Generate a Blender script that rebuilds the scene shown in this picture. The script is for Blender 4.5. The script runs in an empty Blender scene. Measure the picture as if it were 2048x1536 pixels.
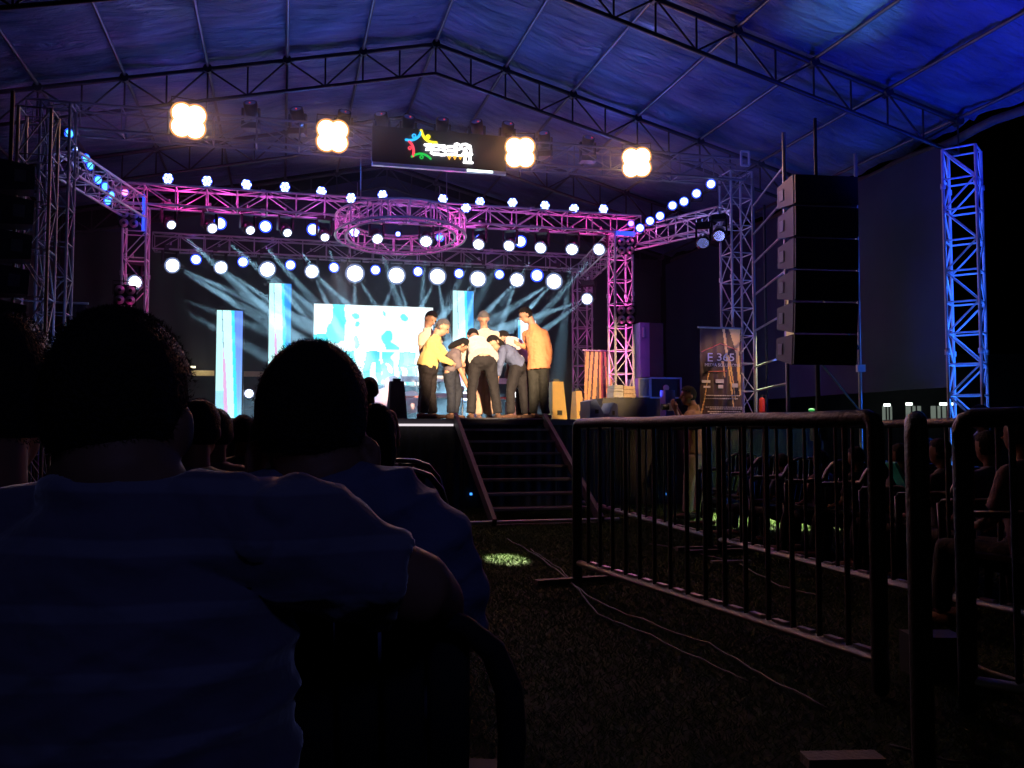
import bpy, bmesh, math, random
import numpy as np
from mathutils import Vector, Matrix, Quaternion, noise
R = math.radians
random.seed(7)
rng = np.random.default_rng(7)
SC = bpy.context.scene
C = SC.collection

# ------------------------------------------------------------------ camera, world, exposure
F, EYE, PITCH = 1780.0, 1.05, math.atan(96 / 1780.0)
cam_d = bpy.data.cameras.new('camera'); cam = bpy.data.objects.new('camera', cam_d); C.objects.link(cam)
cam_d.sensor_width = 36; cam_d.lens = 36 * F / 2048; cam_d.clip_end = 400; cam_d.clip_start = 0.05
cam.location = (0, 0, EYE); cam.rotation_euler = (R(90) + PITCH, 0, 0)
SC.camera = cam
w = bpy.data.worlds.new('World'); SC.world = w; w.use_nodes = True
nt = w.node_tree
sky = nt.nodes.new('ShaderNodeTexSky'); sky.sky_type = 'NISHITA'; sky.sun_disc = False
sky.sun_elevation = R(-4); sky.sun_rotation = R(200)
bgn = nt.nodes['Background']; bgn.inputs[1].default_value = 0.008
nt.links.new(sky.outputs[0], bgn.inputs[0])
SC.view_settings.view_transform = 'Standard'; SC.view_settings.look = 'None'
SC.view_settings.exposure = 0; SC.view_settings.gamma = 1
SC.cycles.use_denoising = True
SC.cycles.max_bounces = 5; SC.cycles.diffuse_bounces = 2; SC.cycles.glossy_bounces = 2
SC.cycles.volume_bounces = 0; SC.cycles.transmission_bounces = 3
SC.cycles.sample_clamp_indirect = 1.5; SC.cycles.sample_clamp_direct = 12
SC.cycles.use_light_tree = True

# ------------------------------------------------------------------ frames: stage frame (U along stage front, V away from audience)
TH = R(14.5)
UX = Vector((math.cos(TH), math.sin(TH), 0)); VX = Vector((-math.sin(TH), math.cos(TH), 0)); ZX = Vector((0, 0, 1))
STZ = 1.23
def S(u, v, z=0): return UX * u + VX * v + ZX * z
def ray(px, py):
    cx = (px - 1024) / F; cy = (768 - py) / F
    return Vector((cx, math.cos(PITCH) - cy * math.sin(PITCH), math.sin(PITCH) + cy * math.cos(PITCH)))
def at(px, py, d):
    r = ray(px, py); return Vector((0, 0, EYE)) + r * (d / r.y)
def atv(px, py, V):
    r = ray(px, py); return Vector((0, 0, EYE)) + r * (V / r.dot(VX))
def uv(p): return p.dot(UX), p.dot(VX)

# ------------------------------------------------------------------ materials
def new_mat(name):
    m = bpy.data.materials.new(name); m.use_nodes = True
    return m, m.node_tree, m.node_tree.nodes['Principled BSDF']
def mat(name, col, rough=.6, metal=0, var=.25, scale=8, bump=.0, bscale=40, spec=None):
    m, t, b = new_mat(name)
    tc = t.nodes.new('ShaderNodeTexCoord'); nz = t.nodes.new('ShaderNodeTexNoise')
    nz.inputs['Scale'].default_value = scale; nz.inputs['Detail'].default_value = 5
    t.links.new(tc.outputs['Object'], nz.inputs['Vector'])
    mx = t.nodes.new('ShaderNodeMix'); mx.data_type = 'RGBA'
    mx.inputs[6].default_value = (*[c * (1 - var) for c in col], 1)
    mx.inputs[7].default_value = (*[min(1, c * (1 + var)) for c in col], 1)
    t.links.new(nz.outputs['Fac'], mx.inputs[0]); t.links.new(mx.outputs[2], b.inputs['Base Color'])
    b.inputs['Roughness'].default_value = rough; b.inputs['Metallic'].default_value = metal
    if spec is not None: b.inputs['Specular IOR Level'].default_value = spec
    if bump:
        n2 = t.nodes.new('ShaderNodeTexNoise'); n2.inputs['Scale'].default_value = bscale; n2.inputs['Detail'].default_value = 6
        t.links.new(tc.outputs['Object'], n2.inputs['Vector'])
        bp = t.nodes.new('ShaderNodeBump'); bp.inputs['Strength'].default_value = bump; bp.inputs['Distance'].default_value = .02
        t.links.new(n2.outputs['Fac'], bp.inputs['Height']); t.links.new(bp.outputs[0], b.inputs['Normal'])
    return m
def emis(name, col, s, sample=False):
    m, t, b = new_mat(name)
    b.inputs['Base Color'].default_value = (.02, .02, .02, 1)
    b.inputs['Emission Color'].default_value = (*col, 1); b.inputs['Emission Strength'].default_value = s
    if not sample: m.cycles.emission_sampling = 'NONE'
    return m
def vcol_mat(name, emi=0, rough=.5, sample=True):
    m, t, b = new_mat(name)
    a = t.nodes.new('ShaderNodeVertexColor'); a.layer_name = 'Col'
    if emi:
        b.inputs['Base Color'].default_value = (.01, .01, .01, 1)
        t.links.new(a.outputs[0], b.inputs['Emission Color']); b.inputs['Emission Strength'].default_value = emi
    else:
        t.links.new(a.outputs[0], b.inputs['Base Color'])
    b.inputs['Roughness'].default_value = rough
    return m
M = {}
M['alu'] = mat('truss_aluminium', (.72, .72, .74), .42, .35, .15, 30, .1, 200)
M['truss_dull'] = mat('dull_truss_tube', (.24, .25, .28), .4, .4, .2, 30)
M['steel_dark'] = mat('painted_roof_steel', (.035, .035, .04), .45, .4, .3, 20)
M['steel_gal'] = mat('galvanised_tube', (.45, .46, .48), .35, .8, .2, 30)
M['purlin_steel'] = mat('purlin_steel', (.12, .12, .14), .4, .7, .2, 30)
M['black'] = mat('black_powder_coat', (.012, .012, .013), .5, 0, .3, 20)
M['blackgloss'] = mat('black_moulded_plastic', (.015, .015, .016), .35, 0, .2, 20)
M['blackmatt'] = mat('black_matt_plastic', (.01, .01, .011), .8, 0, .2, 20, spec=.1)
M['array_box'] = mat('array_cabinet_paint', (.03, .04, .09), .55, 0, .2, 10)
M['array_handle'] = mat('array_handle_paint', (.10, .13, .25), .5, 0, .2, 10)
M['fence'] = mat('barrier_dark_paint', (.018, .017, .017), .5, .1, .4, 30, .3, 60)
M['fence_worn'] = mat('barrier_worn_steel', (.5, .48, .48), .3, .8, .5, 25, .4, 60)
M['wood'] = mat('weathered_plank', (.075, .066, .06), .7, 0, .4, 12, .4, 60)
M['stage_black'] = mat('stage_skirt_cloth', (.02, .018, .02), .85, 0, .4, 6, .3, 30)
M['stage_floor'] = mat('stage_carpet', (.07, .06, .07), .8, 0, .2, 10)
M['step'] = mat('step_plywood', (.03, .027, .03), .6, 0, .3, 8)
M['nosing'] = mat('step_nosing', (.28, .26, .26), .4, .5, .3, 20)
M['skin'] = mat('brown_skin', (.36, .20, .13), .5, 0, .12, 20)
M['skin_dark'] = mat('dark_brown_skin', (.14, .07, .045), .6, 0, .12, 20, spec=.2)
M['hair'] = mat('black_hair', (.010, .009, .009), .7, 0, .3, 60, .8, 160, spec=.12)
M['hair_grey'] = mat('grey_hair', (.07, .068, .07), .55, 0, .5, 60, .8, 160)
def cloth(n, c, v=.12): 
    M[n] = mat(n, c, .85, 0, v, 9, .5, 22)
cloth('cream_shirt', (.75, .66, .50)); cloth('yellow_shirt', (.66, .50, .18)); cloth('white_shirt', (.80, .76, .68))
cloth('orange_shirt', (.50, .20, .085)); cloth('bluegrey_shirt', (.07, .09, .17)); cloth('grey_check_shirt', (.10, .08, .09), .5)
cloth('brown_trousers', (.010, .006, .007)); cloth('dark_trousers', (.005, .004, .006)); cloth('jeans', (.007, .010, .02)); cloth('olive_jeans', (.014, .014, .011), .7)
cloth('khaki_trousers', (.35, .24, .17)); cloth('navy_shirt', (.065, .075, .15)); cloth('maroon_shirt', (.10, .05, .07)); cloth('dark_shirt', (.04, .04, .05))
cloth('ochre_shirt', (.42, .25, .13)); cloth('shoe_leather', (.10, .05, .03))
M['cable'] = mat('dirty_cable', (.05, .048, .045), .6, 0, .4, 12)
M['red'] = mat('extinguisher_red', (.55, .03, .02), .35)
M['gold'] = mat('amber_wood_panel', (.80, .52, .14), .45, 0, .2, 10)  # amber light on the cabinets put into their colour
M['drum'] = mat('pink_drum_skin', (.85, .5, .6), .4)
M['chrome'] = mat('chrome', (.8, .8, .82), .2, 1)
M['wht'] = mat('white_plastic', (.75, .75, .75), .5)
M['speaker_cone'] = mat('lamp_reflector', (.55, .5, .48), .3, .5, .2, 20)
M['pagegreen'] = mat('green_card', (.02, .45, .30), .5)
M['E_white'] = emis('spotlight_lens_white', (.95, .97, 1), 6)
M['E_blue_core'] = emis('par_lens_core', (.55, .72, 1), 4)
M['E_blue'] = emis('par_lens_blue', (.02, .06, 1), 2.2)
M['E_cyan'] = emis('par_lens_cyan', (.1, .75, 1), 2)
M['E_pink'] = emis('par_lens_pink', (1, .25, .5), 3)
M['E_warm'] = emis('blinder_lamp_warm', (1, .72, .36), 9)
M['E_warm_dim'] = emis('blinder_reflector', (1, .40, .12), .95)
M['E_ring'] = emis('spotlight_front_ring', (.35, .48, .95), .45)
M['E_strip'] = emis('deck_led_strip', (1, .9, .95), .9)
M['E_tube'] = emis('tube_lamp', (.8, .95, .85), 3)
M['E_beamwarm'] = emis('corridor_tube', (1, .9, .6), 2.5)
M['E_red'] = emis('status_led_red', (1, .05, .05), 1.0)
M['E_green'] = emis('green_indicator', (.02, .6, .1), .6)
M['E_glow_blue'] = emis('small_blue_led', (.05, .3, 1), 2)

# striped shirt (horizontal stripes of the cloth, by height)
def striped(name, a, b, freq):
    m, t, bs = new_mat(name)
    tc = t.nodes.new('ShaderNodeTexCoord'); wv = t.nodes.new('ShaderNodeTexWave'); wv.bands_direction = 'Z'
    wv.inputs['Scale'].default_value = freq; wv.inputs['Distortion'].default_value = 2.2; wv.inputs['Detail'].default_value = 1; wv.inputs['Detail Scale'].default_value = .6
    t.links.new(tc.outputs['Object'], wv.inputs['Vector'])
    cr = t.nodes.new('ShaderNodeValToRGB'); cr.color_ramp.elements[0].position = .78; cr.color_ramp.elements[1].position = .9
    cr.color_ramp.elements[0].color = (*a, 1); cr.color_ramp.elements[1].color = (*b, 1)
    t.links.new(wv.outputs['Fac'], cr.inputs[0]); t.links.new(cr.outputs[0], bs.inputs['Base Color'])
    n2 = t.nodes.new('ShaderNodeTexNoise'); n2.inputs['Scale'].default_value = 9; n2.inputs['Detail'].default_value = 4
    t.links.new(tc.outputs['Object'], n2.inputs['Vector'])
    bp = t.nodes.new('ShaderNodeBump'); bp.inputs['Strength'].default_value = .6; bp.inputs['Distance'].default_value = .03
    t.links.new(n2.outputs['Fac'], bp.inputs['Height']); t.links.new(bp.outputs[0], bs.inputs['Normal'])
    bs.inputs['Roughness'].default_value = .85
    bs.inputs['Sheen Weight'].default_value = .4
    return m
M['striped_shirt'] = striped('striped_shirt', (.06, .055, .095), (.095, .095, .145), 4.6)

# ------------------------------------------------------------------ helpers
def tag(o, label=None, cat=None, group=None, kind=None):
    if label: o['label'] = label
    if cat: o['category'] = cat
    if group: o['group'] = group
    if kind: o['kind'] = kind
    return o
def empty(name, loc, label, cat, group=None):
    o = bpy.data.objects.new(name, None); C.objects.link(o); o.location = loc
    o.empty_display_size = .1
    return tag(o, label, cat, group)
def link(name, me, m=None, parent=None, smooth=False, world=True):
    """link mesh data given in WORLD coordinates; re-based on the parent's origin"""
    o = bpy.data.objects.new(name, me); C.objects.link(o)
    if m is not None:
        me.materials.clear(); me.materials.append(m)
    if smooth: me.polygons.foreach_set('use_smooth', [True] * len(me.polygons))
    if parent is not None:
        off = Vector((0, 0, 0)); q = parent
        while q is not None: off += q.location; q = q.parent
        me.transform(Matrix.Translation(-off)); o.parent = parent
    return o
class MB:
    def __init__(s): s.v = []; s.f = []
    def add(s, vs, fs):
        n = len(s.v); s.v += [tuple(x) for x in vs]; s.f += [tuple(i + n for i in f) for f in fs]; return s
    def box(s, c, sx, sy, sz, ax=None):
        X, Y, Z = ax if ax else (Vector((1, 0, 0)), Vector((0, 1, 0)), Vector((0, 0, 1)))
        vs = [Vector(c) + X * (i * sx / 2) + Y * (j * sy / 2) + Z * (k * sz / 2) for k in (-1, 1) for j in (-1, 1) for i in (-1, 1)]
        return s.add(vs, [(0, 2, 3, 1), (4, 5, 7, 6), (0, 1, 5, 4), (2, 6, 7, 3), (0, 4, 6, 2), (1, 3, 7, 5)])
    def tube(s, pts, r, n=8, side=None, cap=True, rnd=False):
        pts = [Vector(p) for p in pts]; k = len(pts)
        rr = r if isinstance(r, (list, tuple)) else [r] * k
        rr = [x if isinstance(x, (list, tuple)) else (x, x) for x in rr]
        if rnd:  # rounded ends
            t0 = (pts[0] - pts[1]).normalized(); t1 = (pts[-1] - pts[-2]).normalized()
            A = []; RA = []
            for a in (80, 55, 28):
                A.append(pts[0] + t0 * min(rr[0]) * math.sin(R(a))); RA.append(tuple(x * math.cos(R(a)) for x in rr[0]))
            B = []; RB = []
            for a in (28, 55, 80):
                B.append(pts[-1] + t1 * min(rr[-1]) * math.sin(R(a))); RB.append(tuple(x * math.cos(R(a)) for x in rr[-1]))
            pts = A + pts + B; rr = RA + rr + RB; k = len(pts)
        sd = Vector(side) if side is not None else None
        rings = []; prev = None
        for i in range(k):
            t = (pts[min(i + 1, k - 1)] - pts[max(i - 1, 0)]).normalized()
            if sd is not None: a = sd - t * sd.dot(t)
            else:
                ref = prev if prev is not None else (Vector((0, 0, 1)) if abs(t.z) < .9 else Vector((1, 0, 0)))
                a = ref - t * ref.dot(t)
            if a.length < 1e-5: a = t.orthogonal()
            a.normalize(); prev = a; b = t.cross(a)
            rings.append([pts[i] + a * (rr[i][0] * math.cos(2 * math.pi * j / n)) + b * (rr[i][1] * math.sin(2 * math.pi * j / n)) for j in range(n)])
        vs = [p for q in rings for p in q]; fs = []
        for i in range(k - 1):
            for j in range(n):
                fs.append((i * n + j, i * n + (j + 1) % n, (i + 1) * n + (j + 1) % n, (i + 1) * n + j))
        if cap: fs.append(tuple(range(n - 1, -1, -1))); fs.append(tuple((k - 1) * n + j for j in range(n)))
        return s.add(vs, fs)
    def ell(s, c, rx, ry, rz, ax=None, nu=16, nv=10):
        X, Y, Z = ax if ax else (Vector((1, 0, 0)), Vector((0, 1, 0)), Vector((0, 0, 1)))
        c = Vector(c); vs = [c + Z * rz]; fs = []
        for i in range(1, nv):
            a = math.pi * i / nv
            for j in range(nu):
                b = 2 * math.pi * j / nu
                vs.append(c + Z * (rz * math.cos(a)) + X * (rx * math.sin(a) * math.cos(b)) + Y * (ry * math.sin(a) * math.sin(b)))
        vs.append(c - Z * rz); L = len(vs) - 1
        for j in range(nu): fs.append((0, 1 + j, 1 + (j + 1) % nu))
        for i in range(nv - 2):
            for j in range(nu):
                a0 = 1 + i * nu; fs.append((a0 + j, a0 + nu + j, a0 + nu + (j + 1) % nu, a0 + (j + 1) % nu))
        a0 = 1 + (nv - 2) * nu
        for j in range(nu): fs.append((a0 + j, L, a0 + (j + 1) % nu))
        return s.add(vs, fs)
    def disc(s, c, nrm, r, n=20, thick=0):
        nrm = Vector(nrm).normalized(); a = nrm.orthogonal().normalized(); b = nrm.cross(a); c = Vector(c)
        if thick: return s.tube([c - nrm * thick, c], r, n)
        return s.add([c + a * (r * math.cos(2 * math.pi * j / n)) + b * (r * math.sin(2 * math.pi * j / n)) for j in range(n)], [tuple(range(n))])
    def mesh(s, name='mesh'):
        me = bpy.data.meshes.new(name); me.from_pydata(s.v, [], s.f); me.validate(); me.update(); return me
    def build(s, name, m, parent=None, smooth=False): return link(name, s.mesh(name), m, parent, smooth)

# unit tube meshes shared by truss members
_unit = {}
def unit_tube(matname, n=8):
    k = (matname, n)
    if k not in _unit:
        me = MB().tube([(0, 0, 0), (0, 0, 1)], 1, n).mesh('tube'); me.materials.append(M[matname])
        me.polygons.foreach_set('use_smooth', [len(p.vertices) == 4 for p in me.polygons]); _unit[k] = me
    return _unit[k]
def bar(name, a, b, r, matname, parent, n=8):
    o = bpy.data.objects.new(name, unit_tube(matname, n)); C.objects.link(o)
    a = Vector(a); b = Vector(b); d = b - a
    off = Vector((0, 0, 0)); q = parent
    while q is not None: off += q.location; q = q.parent
    o.parent = parent; o.location = a - off; o.scale = (r, r, d.length)
    o.rotation_mode = 'QUATERNION'; o.rotation_quaternion = d.to_track_quat('Z', 'Y')
    return o
def box_truss(name, label, A, B, s, side, mname='alu', bay=.42, rc=.017, rb=.008, cat='truss', group=None, faces=(0, 1, 2, 3)):
    A = Vector(A); B = Vector(B); t = (B - A); L = t.length; t.normalize()
    a = Vector(side) - t * Vector(side).dot(t); a.normalize(); b = t.cross(a)
    root = empty(name, A, label, cat, group)
    cs = [a * (s / 2) * i + b * (s / 2) * j for i, j in ((-1, -1), (1, -1), (1, 1), (-1, 1))]
    for c in cs: bar('chord', A + c, B + c, rc, mname, root)
    n = max(1, round(L / bay))
    for k in range(n + 1):
        p = A + t * (L * k / n)
        for f in range(4): bar('cross_bar', p + cs[f], p + cs[(f + 1) % 4], rb, mname, root, 6)
    for k in range(n):
        p = A + t * (L * k / n); q = A + t * (L * (k + 1) / n)
        for f in faces:
            x, y = cs[f], cs[(f + 1) % 4]
            if (k + (f >= 2)) % 2: x, y = y, x
            bar('brace', p + x, q + y, rb, mname, root, 6)
    # heavier plates where two truss sections join
    for d in np.arange(2.0, L - .4, 2.0):
        p = A + t * d
        for f in range(4): bar('joint_sleeve', p + cs[f] - t * .03, p + cs[f] + t * .03, rc * 1.7, mname, root, 8)
    return root

# ------------------------------------------------------------------ lamps of the place and added ones
def spot(name, loc, target, power, col, ang, blend=.4, size=.05, parent=None):
    d = bpy.data.lights.new(name, 'SPOT'); d.energy = power; d.color = col; d.spot_size = R(ang); d.spot_blend = blend; d.shadow_soft_size = size
    o = bpy.data.objects.new(name, d); C.objects.link(o); o.location = loc
    o.rotation_euler = (Vector(target) - Vector(loc)).to_track_quat('-Z', 'Y').to_euler()
    return o
def point(name, loc, power, col, size=.1):
    d = bpy.data.lights.new(name, 'POINT'); d.energy = power; d.color = col; d.shadow_soft_size = size
    o = bpy.data.objects.new(name, d); C.objects.link(o); o.location = loc; return o

# ================================================================== SETTING
g = MB(); n = 60
g.add([(-90, -20, 0), (90, -20, 0), (90, 130, 0), (-90, 130, 0)], [(0, 1, 2, 3)])
M['ground'] = mat('lawn_soil', (.010, .015, .007), .95, 0, .5, 3, .2, 30, spec=.1)
tag(g.build('ground', M['ground']), kind='structure')
# grass blades
def grass():
    N = 320000
    d = 2.2 + rng.random(N) ** 1.3 * 11.5; x = -1.2 + rng.random(N) * 6.2
    x = np.where(d > 7, x * 1.0, x)
    h = .010 + rng.random(N) * .018; a = rng.random(N) * 6.283; wd = .0012 + .0004 * d
    lx = (rng.random(N) - .5) * .07; ly = (rng.random(N) - .5) * .07
    v = np.zeros((N, 3, 3)); ca = np.cos(a) * wd; sa = np.sin(a) * wd
    v[:, 0] = np.stack([x - ca, d - sa, np.zeros(N)], 1); v[:, 1] = np.stack([x + ca, d + sa, np.zeros(N)], 1)
    v[:, 2] = np.stack([x + lx, d + ly, h], 1)
    me = bpy.data.meshes.new('grass'); me.vertices.add(3 * N); me.vertices.foreach_set('co', v.ravel())
    me.loops.add(3 * N); me.loops.foreach_set('vertex_index', np.arange(3 * N)); me.polygons.add(N)
    me.polygons.foreach_set('loop_start', np.arange(0, 3 * N, 3)); me.update()
    tag(link('grass', me, M['grass']), 'short trampled lawn grass in front of the stage', 'grass', kind='stuff')
M['grass'] = mat('grass_blade', (.05, .085, .022), .9, 0, .3, 2, spec=.1)
grass()

# --- marquee roof -------------------------------------------------
RU, RZ, SLP, SLP_L, HALF = 2.04, 6.53, .262, .222, 6.1
def roof_z(u): return RZ - abs(u - RU) * (SLP if u > RU else SLP_L)
TV = [3.2, 6.2, 9.2, 12.2, 15.2, 18.2]
trn = ['roof truss almost overhead, nearest the camera', 'roof truss second nearest, above the seats', 'long roof truss crossing the upper right over the blue tower', 'roof truss with its apex at the top centre of the photo', 'roof truss behind the lamp truss and its four blinders', 'rearmost roof truss at the back wall']
for k, V in enumerate(TV):
    if k < 1: continue
    t = empty('roof_truss', S(RU, V, RZ), 'dark steel ' + trn[k], 'roof truss', 'gabled trusses of the marquee roof')
    apex = S(RU, V, RZ); dz = .42
    for sg in (-1, 1):
        e = S(RU + sg * HALF, V, roof_z(RU + sg * HALF))
        bar('top_chord', apex, e, .032, 'steel_dark', t); bar('bottom_chord', apex - ZX * dz, e - ZX * dz, .026, 'steel_dark', t)
        nb = 12
        for i in range(nb + 1):
            u = RU + sg * HALF * i / nb; top = S(u, V, roof_z(u)); bot = top - ZX * dz
            if i % 2 == 0:
                mb = MB().tube([top + VX * -.05, top + VX * .05], .06, 8); mb.build('node_plate', M['steel_dark'], t)
            bar('web', top, bot, .013, 'steel_dark', t, 6)
            if i < nb:
                u2 = RU + sg * HALF * (i + 1) / nb; t2 = S(u2, V, roof_z(u2))
                if i % 2 == 0: bar('web', top, t2 - ZX * dz, .013, 'steel_dark', t, 6)
                else: bar('web', bot, t2, .013, 'steel_dark', t, 6)
ordn = ['', 'first', 'second', 'third', 'fourth', 'fifth', 'sixth']
for k in range(-6, 7):
    u = RU + k * 1.0166
    lab = 'steel ridge purlin running under the middle of the tarpaulin roof' if k == 0 else '%s steel purlin to the %s of the roof ridge' % (ordn[abs(k)], 'left' if k < 0 else 'right')
    p = empty('purlin', S(u, 18.2, roof_z(u)), lab, 'purlin', 'purlins running back under the roof')
    for i in range(len(TV)):
        V0 = TV[i - 1] if i else 0.5
        bar('tube_length', S(u, V0 + .02, roof_z(u) + .035), S(u, TV[i] - .02, roof_z(u) + .035), .022, 'purlin_steel', p)
# tarpaulin: one panel per bay and slope, sagging between purlins, wrinkled
def tarp_mat():
    m, t, b = new_mat('tarpaulin')
    tc = t.nodes.new('ShaderNodeTexCoord'); mp = t.nodes.new('ShaderNodeMapping'); mp.inputs['Rotation'].default_value = (0, 0, -TH)
    t.links.new(tc.outputs['Object'], mp.inputs['Vector'])
    n1 = t.nodes.new('ShaderNodeTexNoise'); n1.inputs['Scale'].default_value = 1.2; n1.inputs['Detail'].default_value = 6
    mp2 = t.nodes.new('ShaderNodeMapping'); mp2.inputs['Scale'].default_value = (.8, 3.2, 1); t.links.new(mp.outputs[0], mp2.inputs['Vector'])
    n2 = t.nodes.new('ShaderNodeTexNoise'); n2.inputs['Scale'].default_value = 2.2; n2.inputs['Detail'].default_value = 8; n2.inputs['Roughness'].default_value = .62
    n2.inputs['Distortion'].default_value = .8
    t.links.new(mp2.outputs[0], n2.inputs['Vector']); t.links.new(mp.outputs[0], n1.inputs['Vector'])
    cr = t.nodes.new('ShaderNodeValToRGB'); cr.color_ramp.elements[0].position = .3; cr.color_ramp.elements[1].position = .7
    cr.color_ramp.elements[0].color = (.055, .095, .19, 1); cr.color_ramp.elements[1].color = (.15, .24, .44, 1)
    t.links.new(n1.outputs['Fac'], cr.inputs[0]); t.links.new(cr.outputs[0], b.inputs['Base Color'])
    bp = t.nodes.new('ShaderNodeBump'); bp.inputs['Strength'].default_value = 1; bp.inputs['Distance'].default_value = .16
    t.links.new(n2.outputs['Fac'], bp.inputs['Height']); t.links.new(bp.outputs[0], b.inputs['Normal'])
    b.inputs['Roughness'].default_value = .33
    return m
M['tarp'] = tarp_mat()
tr = empty('tarpaulin_roof', S(RU, 9, RZ), 'wrinkled tarpaulin roof sheet spread over the trusses and purlins', 'tarpaulin')
tseed = 0
for i in range(len(TV)):
    V0 = TV[i - 1] if i else 0.5; V1 = TV[i]
    for sg in (-1, 1):
        nu, nv = 84, 44; vs = []; fs = []
        for a in range(nv + 1):
            for c in range(nu + 1):
                q = c / nu * HALF * 1.04; V = V0 + (V1 - V0) * a / nv
                cell = (q / 1.0166) % 1; cv = a / nv
                sag = .045 * math.sin(math.pi * cell) + .10 * math.sin(math.pi * cv)
                wv = .5 + .5 * math.sin(V * 5.6 + 1.1 * math.sin(q * 1.4 + V) + .8 * q * sg)
                z = roof_z(RU + sg * q) + .17 - sag * .7 - .05 * wv ** 2
                z += .035 * noise.noise(Vector((q * 2.2, V * 4.5, tseed)))
                if a in (0, nv): z = roof_z(RU + sg * q) + .09
                vs.append(S(RU + sg * q, V, z))
        for a in range(nv):
            for c in range(nu):
                k = a * (nu + 1) + c; fs.append((k, k + 1, k + nu + 2, k + nu + 1))
        MB().add(vs, fs).build('sheet_panel', M['tarp'], tr, True); tseed += .0
# rolled hem along both eaves
for sg, nm in ((-1, 'left'), (1, 'right')):
    pts = [S(RU + sg * (HALF * 1.04 + .03), v, roof_z(RU + sg * HALF) - .06 - .05 * math.sin(v * 2.1) ** 2) for v in np.arange(.5, 18.3, .3)]
    MB().tube(pts, .06, 8).build('rolled_hem', M['wood'], tr, True)
# walls of the marquee
M['wallcloth'] = mat('side_wall_cloth', (.018, .026, .07), .75, 0, .35, 1.2, .5, 3)
M['backcloth'] = mat('black_backdrop_cloth', (.02, .02, .026), .85, 0, .4, 1.5, .5, 4)
def curtain(name, label, u0, v0, u1, v1, z0, z1, m, amp=.05, fr=9):
    A = S(u0, v0); B = S(u1, v1); t = (B - A); L = t.length; t.normalize(); nn = t.cross(ZX)
    nx = int(L * 10); nz = 10; vs = []; fs = []
    for j in range(nz + 1):
        for i in range(nx + 1):
            x = L * i / nx
            vs.append(A + t * x + nn * (amp * math.sin(x * fr + .6 * math.sin(x * 2.3)) * (1 - .3 * j / nz) + .03 * noise.noise(Vector((x, j * .6, 3)))) + ZX * (z0 + (z1 - z0) * j / nz))
    for j in range(nz):
        for i in range(nx):
            k = j * (nx + 1) + i; fs.append((k, k + 1, k + nx + 2, k + nx + 1))
    o = MB().add(vs, fs).build(name, m, None, True); tag(o, label, 'curtain')
    return o
curtain('side_wall', 'dark blue cloth side wall behind the black speaker array', 8.2, 9.45, 8.2, 18.1, 1.62, 4.75, M['wallcloth'], .015, 5)
curtain('back_wall', 'black cloth backdrop closing the rear of the stage', -4.1, 18.35, 8.2, 18.35, 0, 4.9, M['backcloth'])
curtain('left_wall', 'black cloth hanging along the left side behind the towers', -4.1, 12.4, -4.1, 18.2, 0, 4.85, M['backcloth'])
gb = MB().add([S(RU - HALF, 18.4, 4.8), S(RU + HALF, 18.4, 4.8), S(RU, 18.4, 6.4)], [(0, 1, 2)])
tag(gb.build('gable_sheet', M['wallcloth']), 'triangular gable sheet closing the roof above the backdrop', 'tarpaulin')

# --- stage deck ---------------------------------------------------
SU0, SU1, SV0, SV1 = -3.6, 7.2, 11.95, 18.0
st = empty('stage', S((SU0 + SU1) / 2, SV0, 0), 'black raised stage platform under the lighting trusses', 'stage')
ax = (UX, VX, ZX)
k = 0
for i in range(9):
    u0 = SU0 + (SU1 - SU0) * i / 9; u1 = SU0 + (SU1 - SU0) * (i + 1) / 9
    for j in range(3):
        v0 = SV0 + (SV1 - SV0) * j / 3; v1 = SV0 + (SV1 - SV0) * (j + 1) / 3
        MB().box(S((u0 + u1) / 2, (v0 + v1) / 2, STZ - .04), u1 - u0 - .006, v1 - v0 - .006, .08, ax).build('deck_panel', M['stage_floor'], st)
for i in range(2):
    MB().box(S(6.45 + (i - .5) * .95, (10.9 + SV0) / 2 - .003, STZ - .04), .944, SV0 - 10.9 - .006, .08, ax).build('deck_panel', M['stage_floor'], st)
MB().box(S(6.45, (10.98 + SV0) / 2, (STZ - .085) / 2), 1.8, SV0 - 11.02, STZ - .09, ax).build('wing_skirt', M['stage_black'], st)
# pleated skirt
vs = []; fs = []; nx = 500
for i in range(nx + 1):
    u = SU0 + (SU1 - SU0) * i / nx; o = .025 * math.sin(u * 38 + math.sin(u * 7)) 
    vs += [S(u, SV0 + .03 + o, 0.0), S(u, SV0 + .03 + o * .3, STZ - .085)]
for i in range(nx): fs.append((2 * i, 2 * i + 2, 2 * i + 3, 2 * i + 1))
MB().add(vs, fs).build('skirt', M['stage_black'], st, True)
a, b = uv(atv(760, 838, SV0))[0], uv(atv(905, 838, SV0))[0]
a2 = uv(atv(1085, 838, SV0))[0]
M['edge'] = mat('deck_edge_aluminium', (.75, .75, .78), .3, .6, .3, 30)
MB().box(S((a + b) / 2, SV0 - .045, STZ - .085), b - a, .05, .03, ax).build('led_strip', M['E_strip'], st)  # light along the deck edge, put in as a glowing bar
MB().box(S((b + a2) / 2 + .05, SV0 - .02, STZ + .004), a2 - b - .1, .04, .02, ax).build('edge_trim', M['edge'], st)
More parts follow.
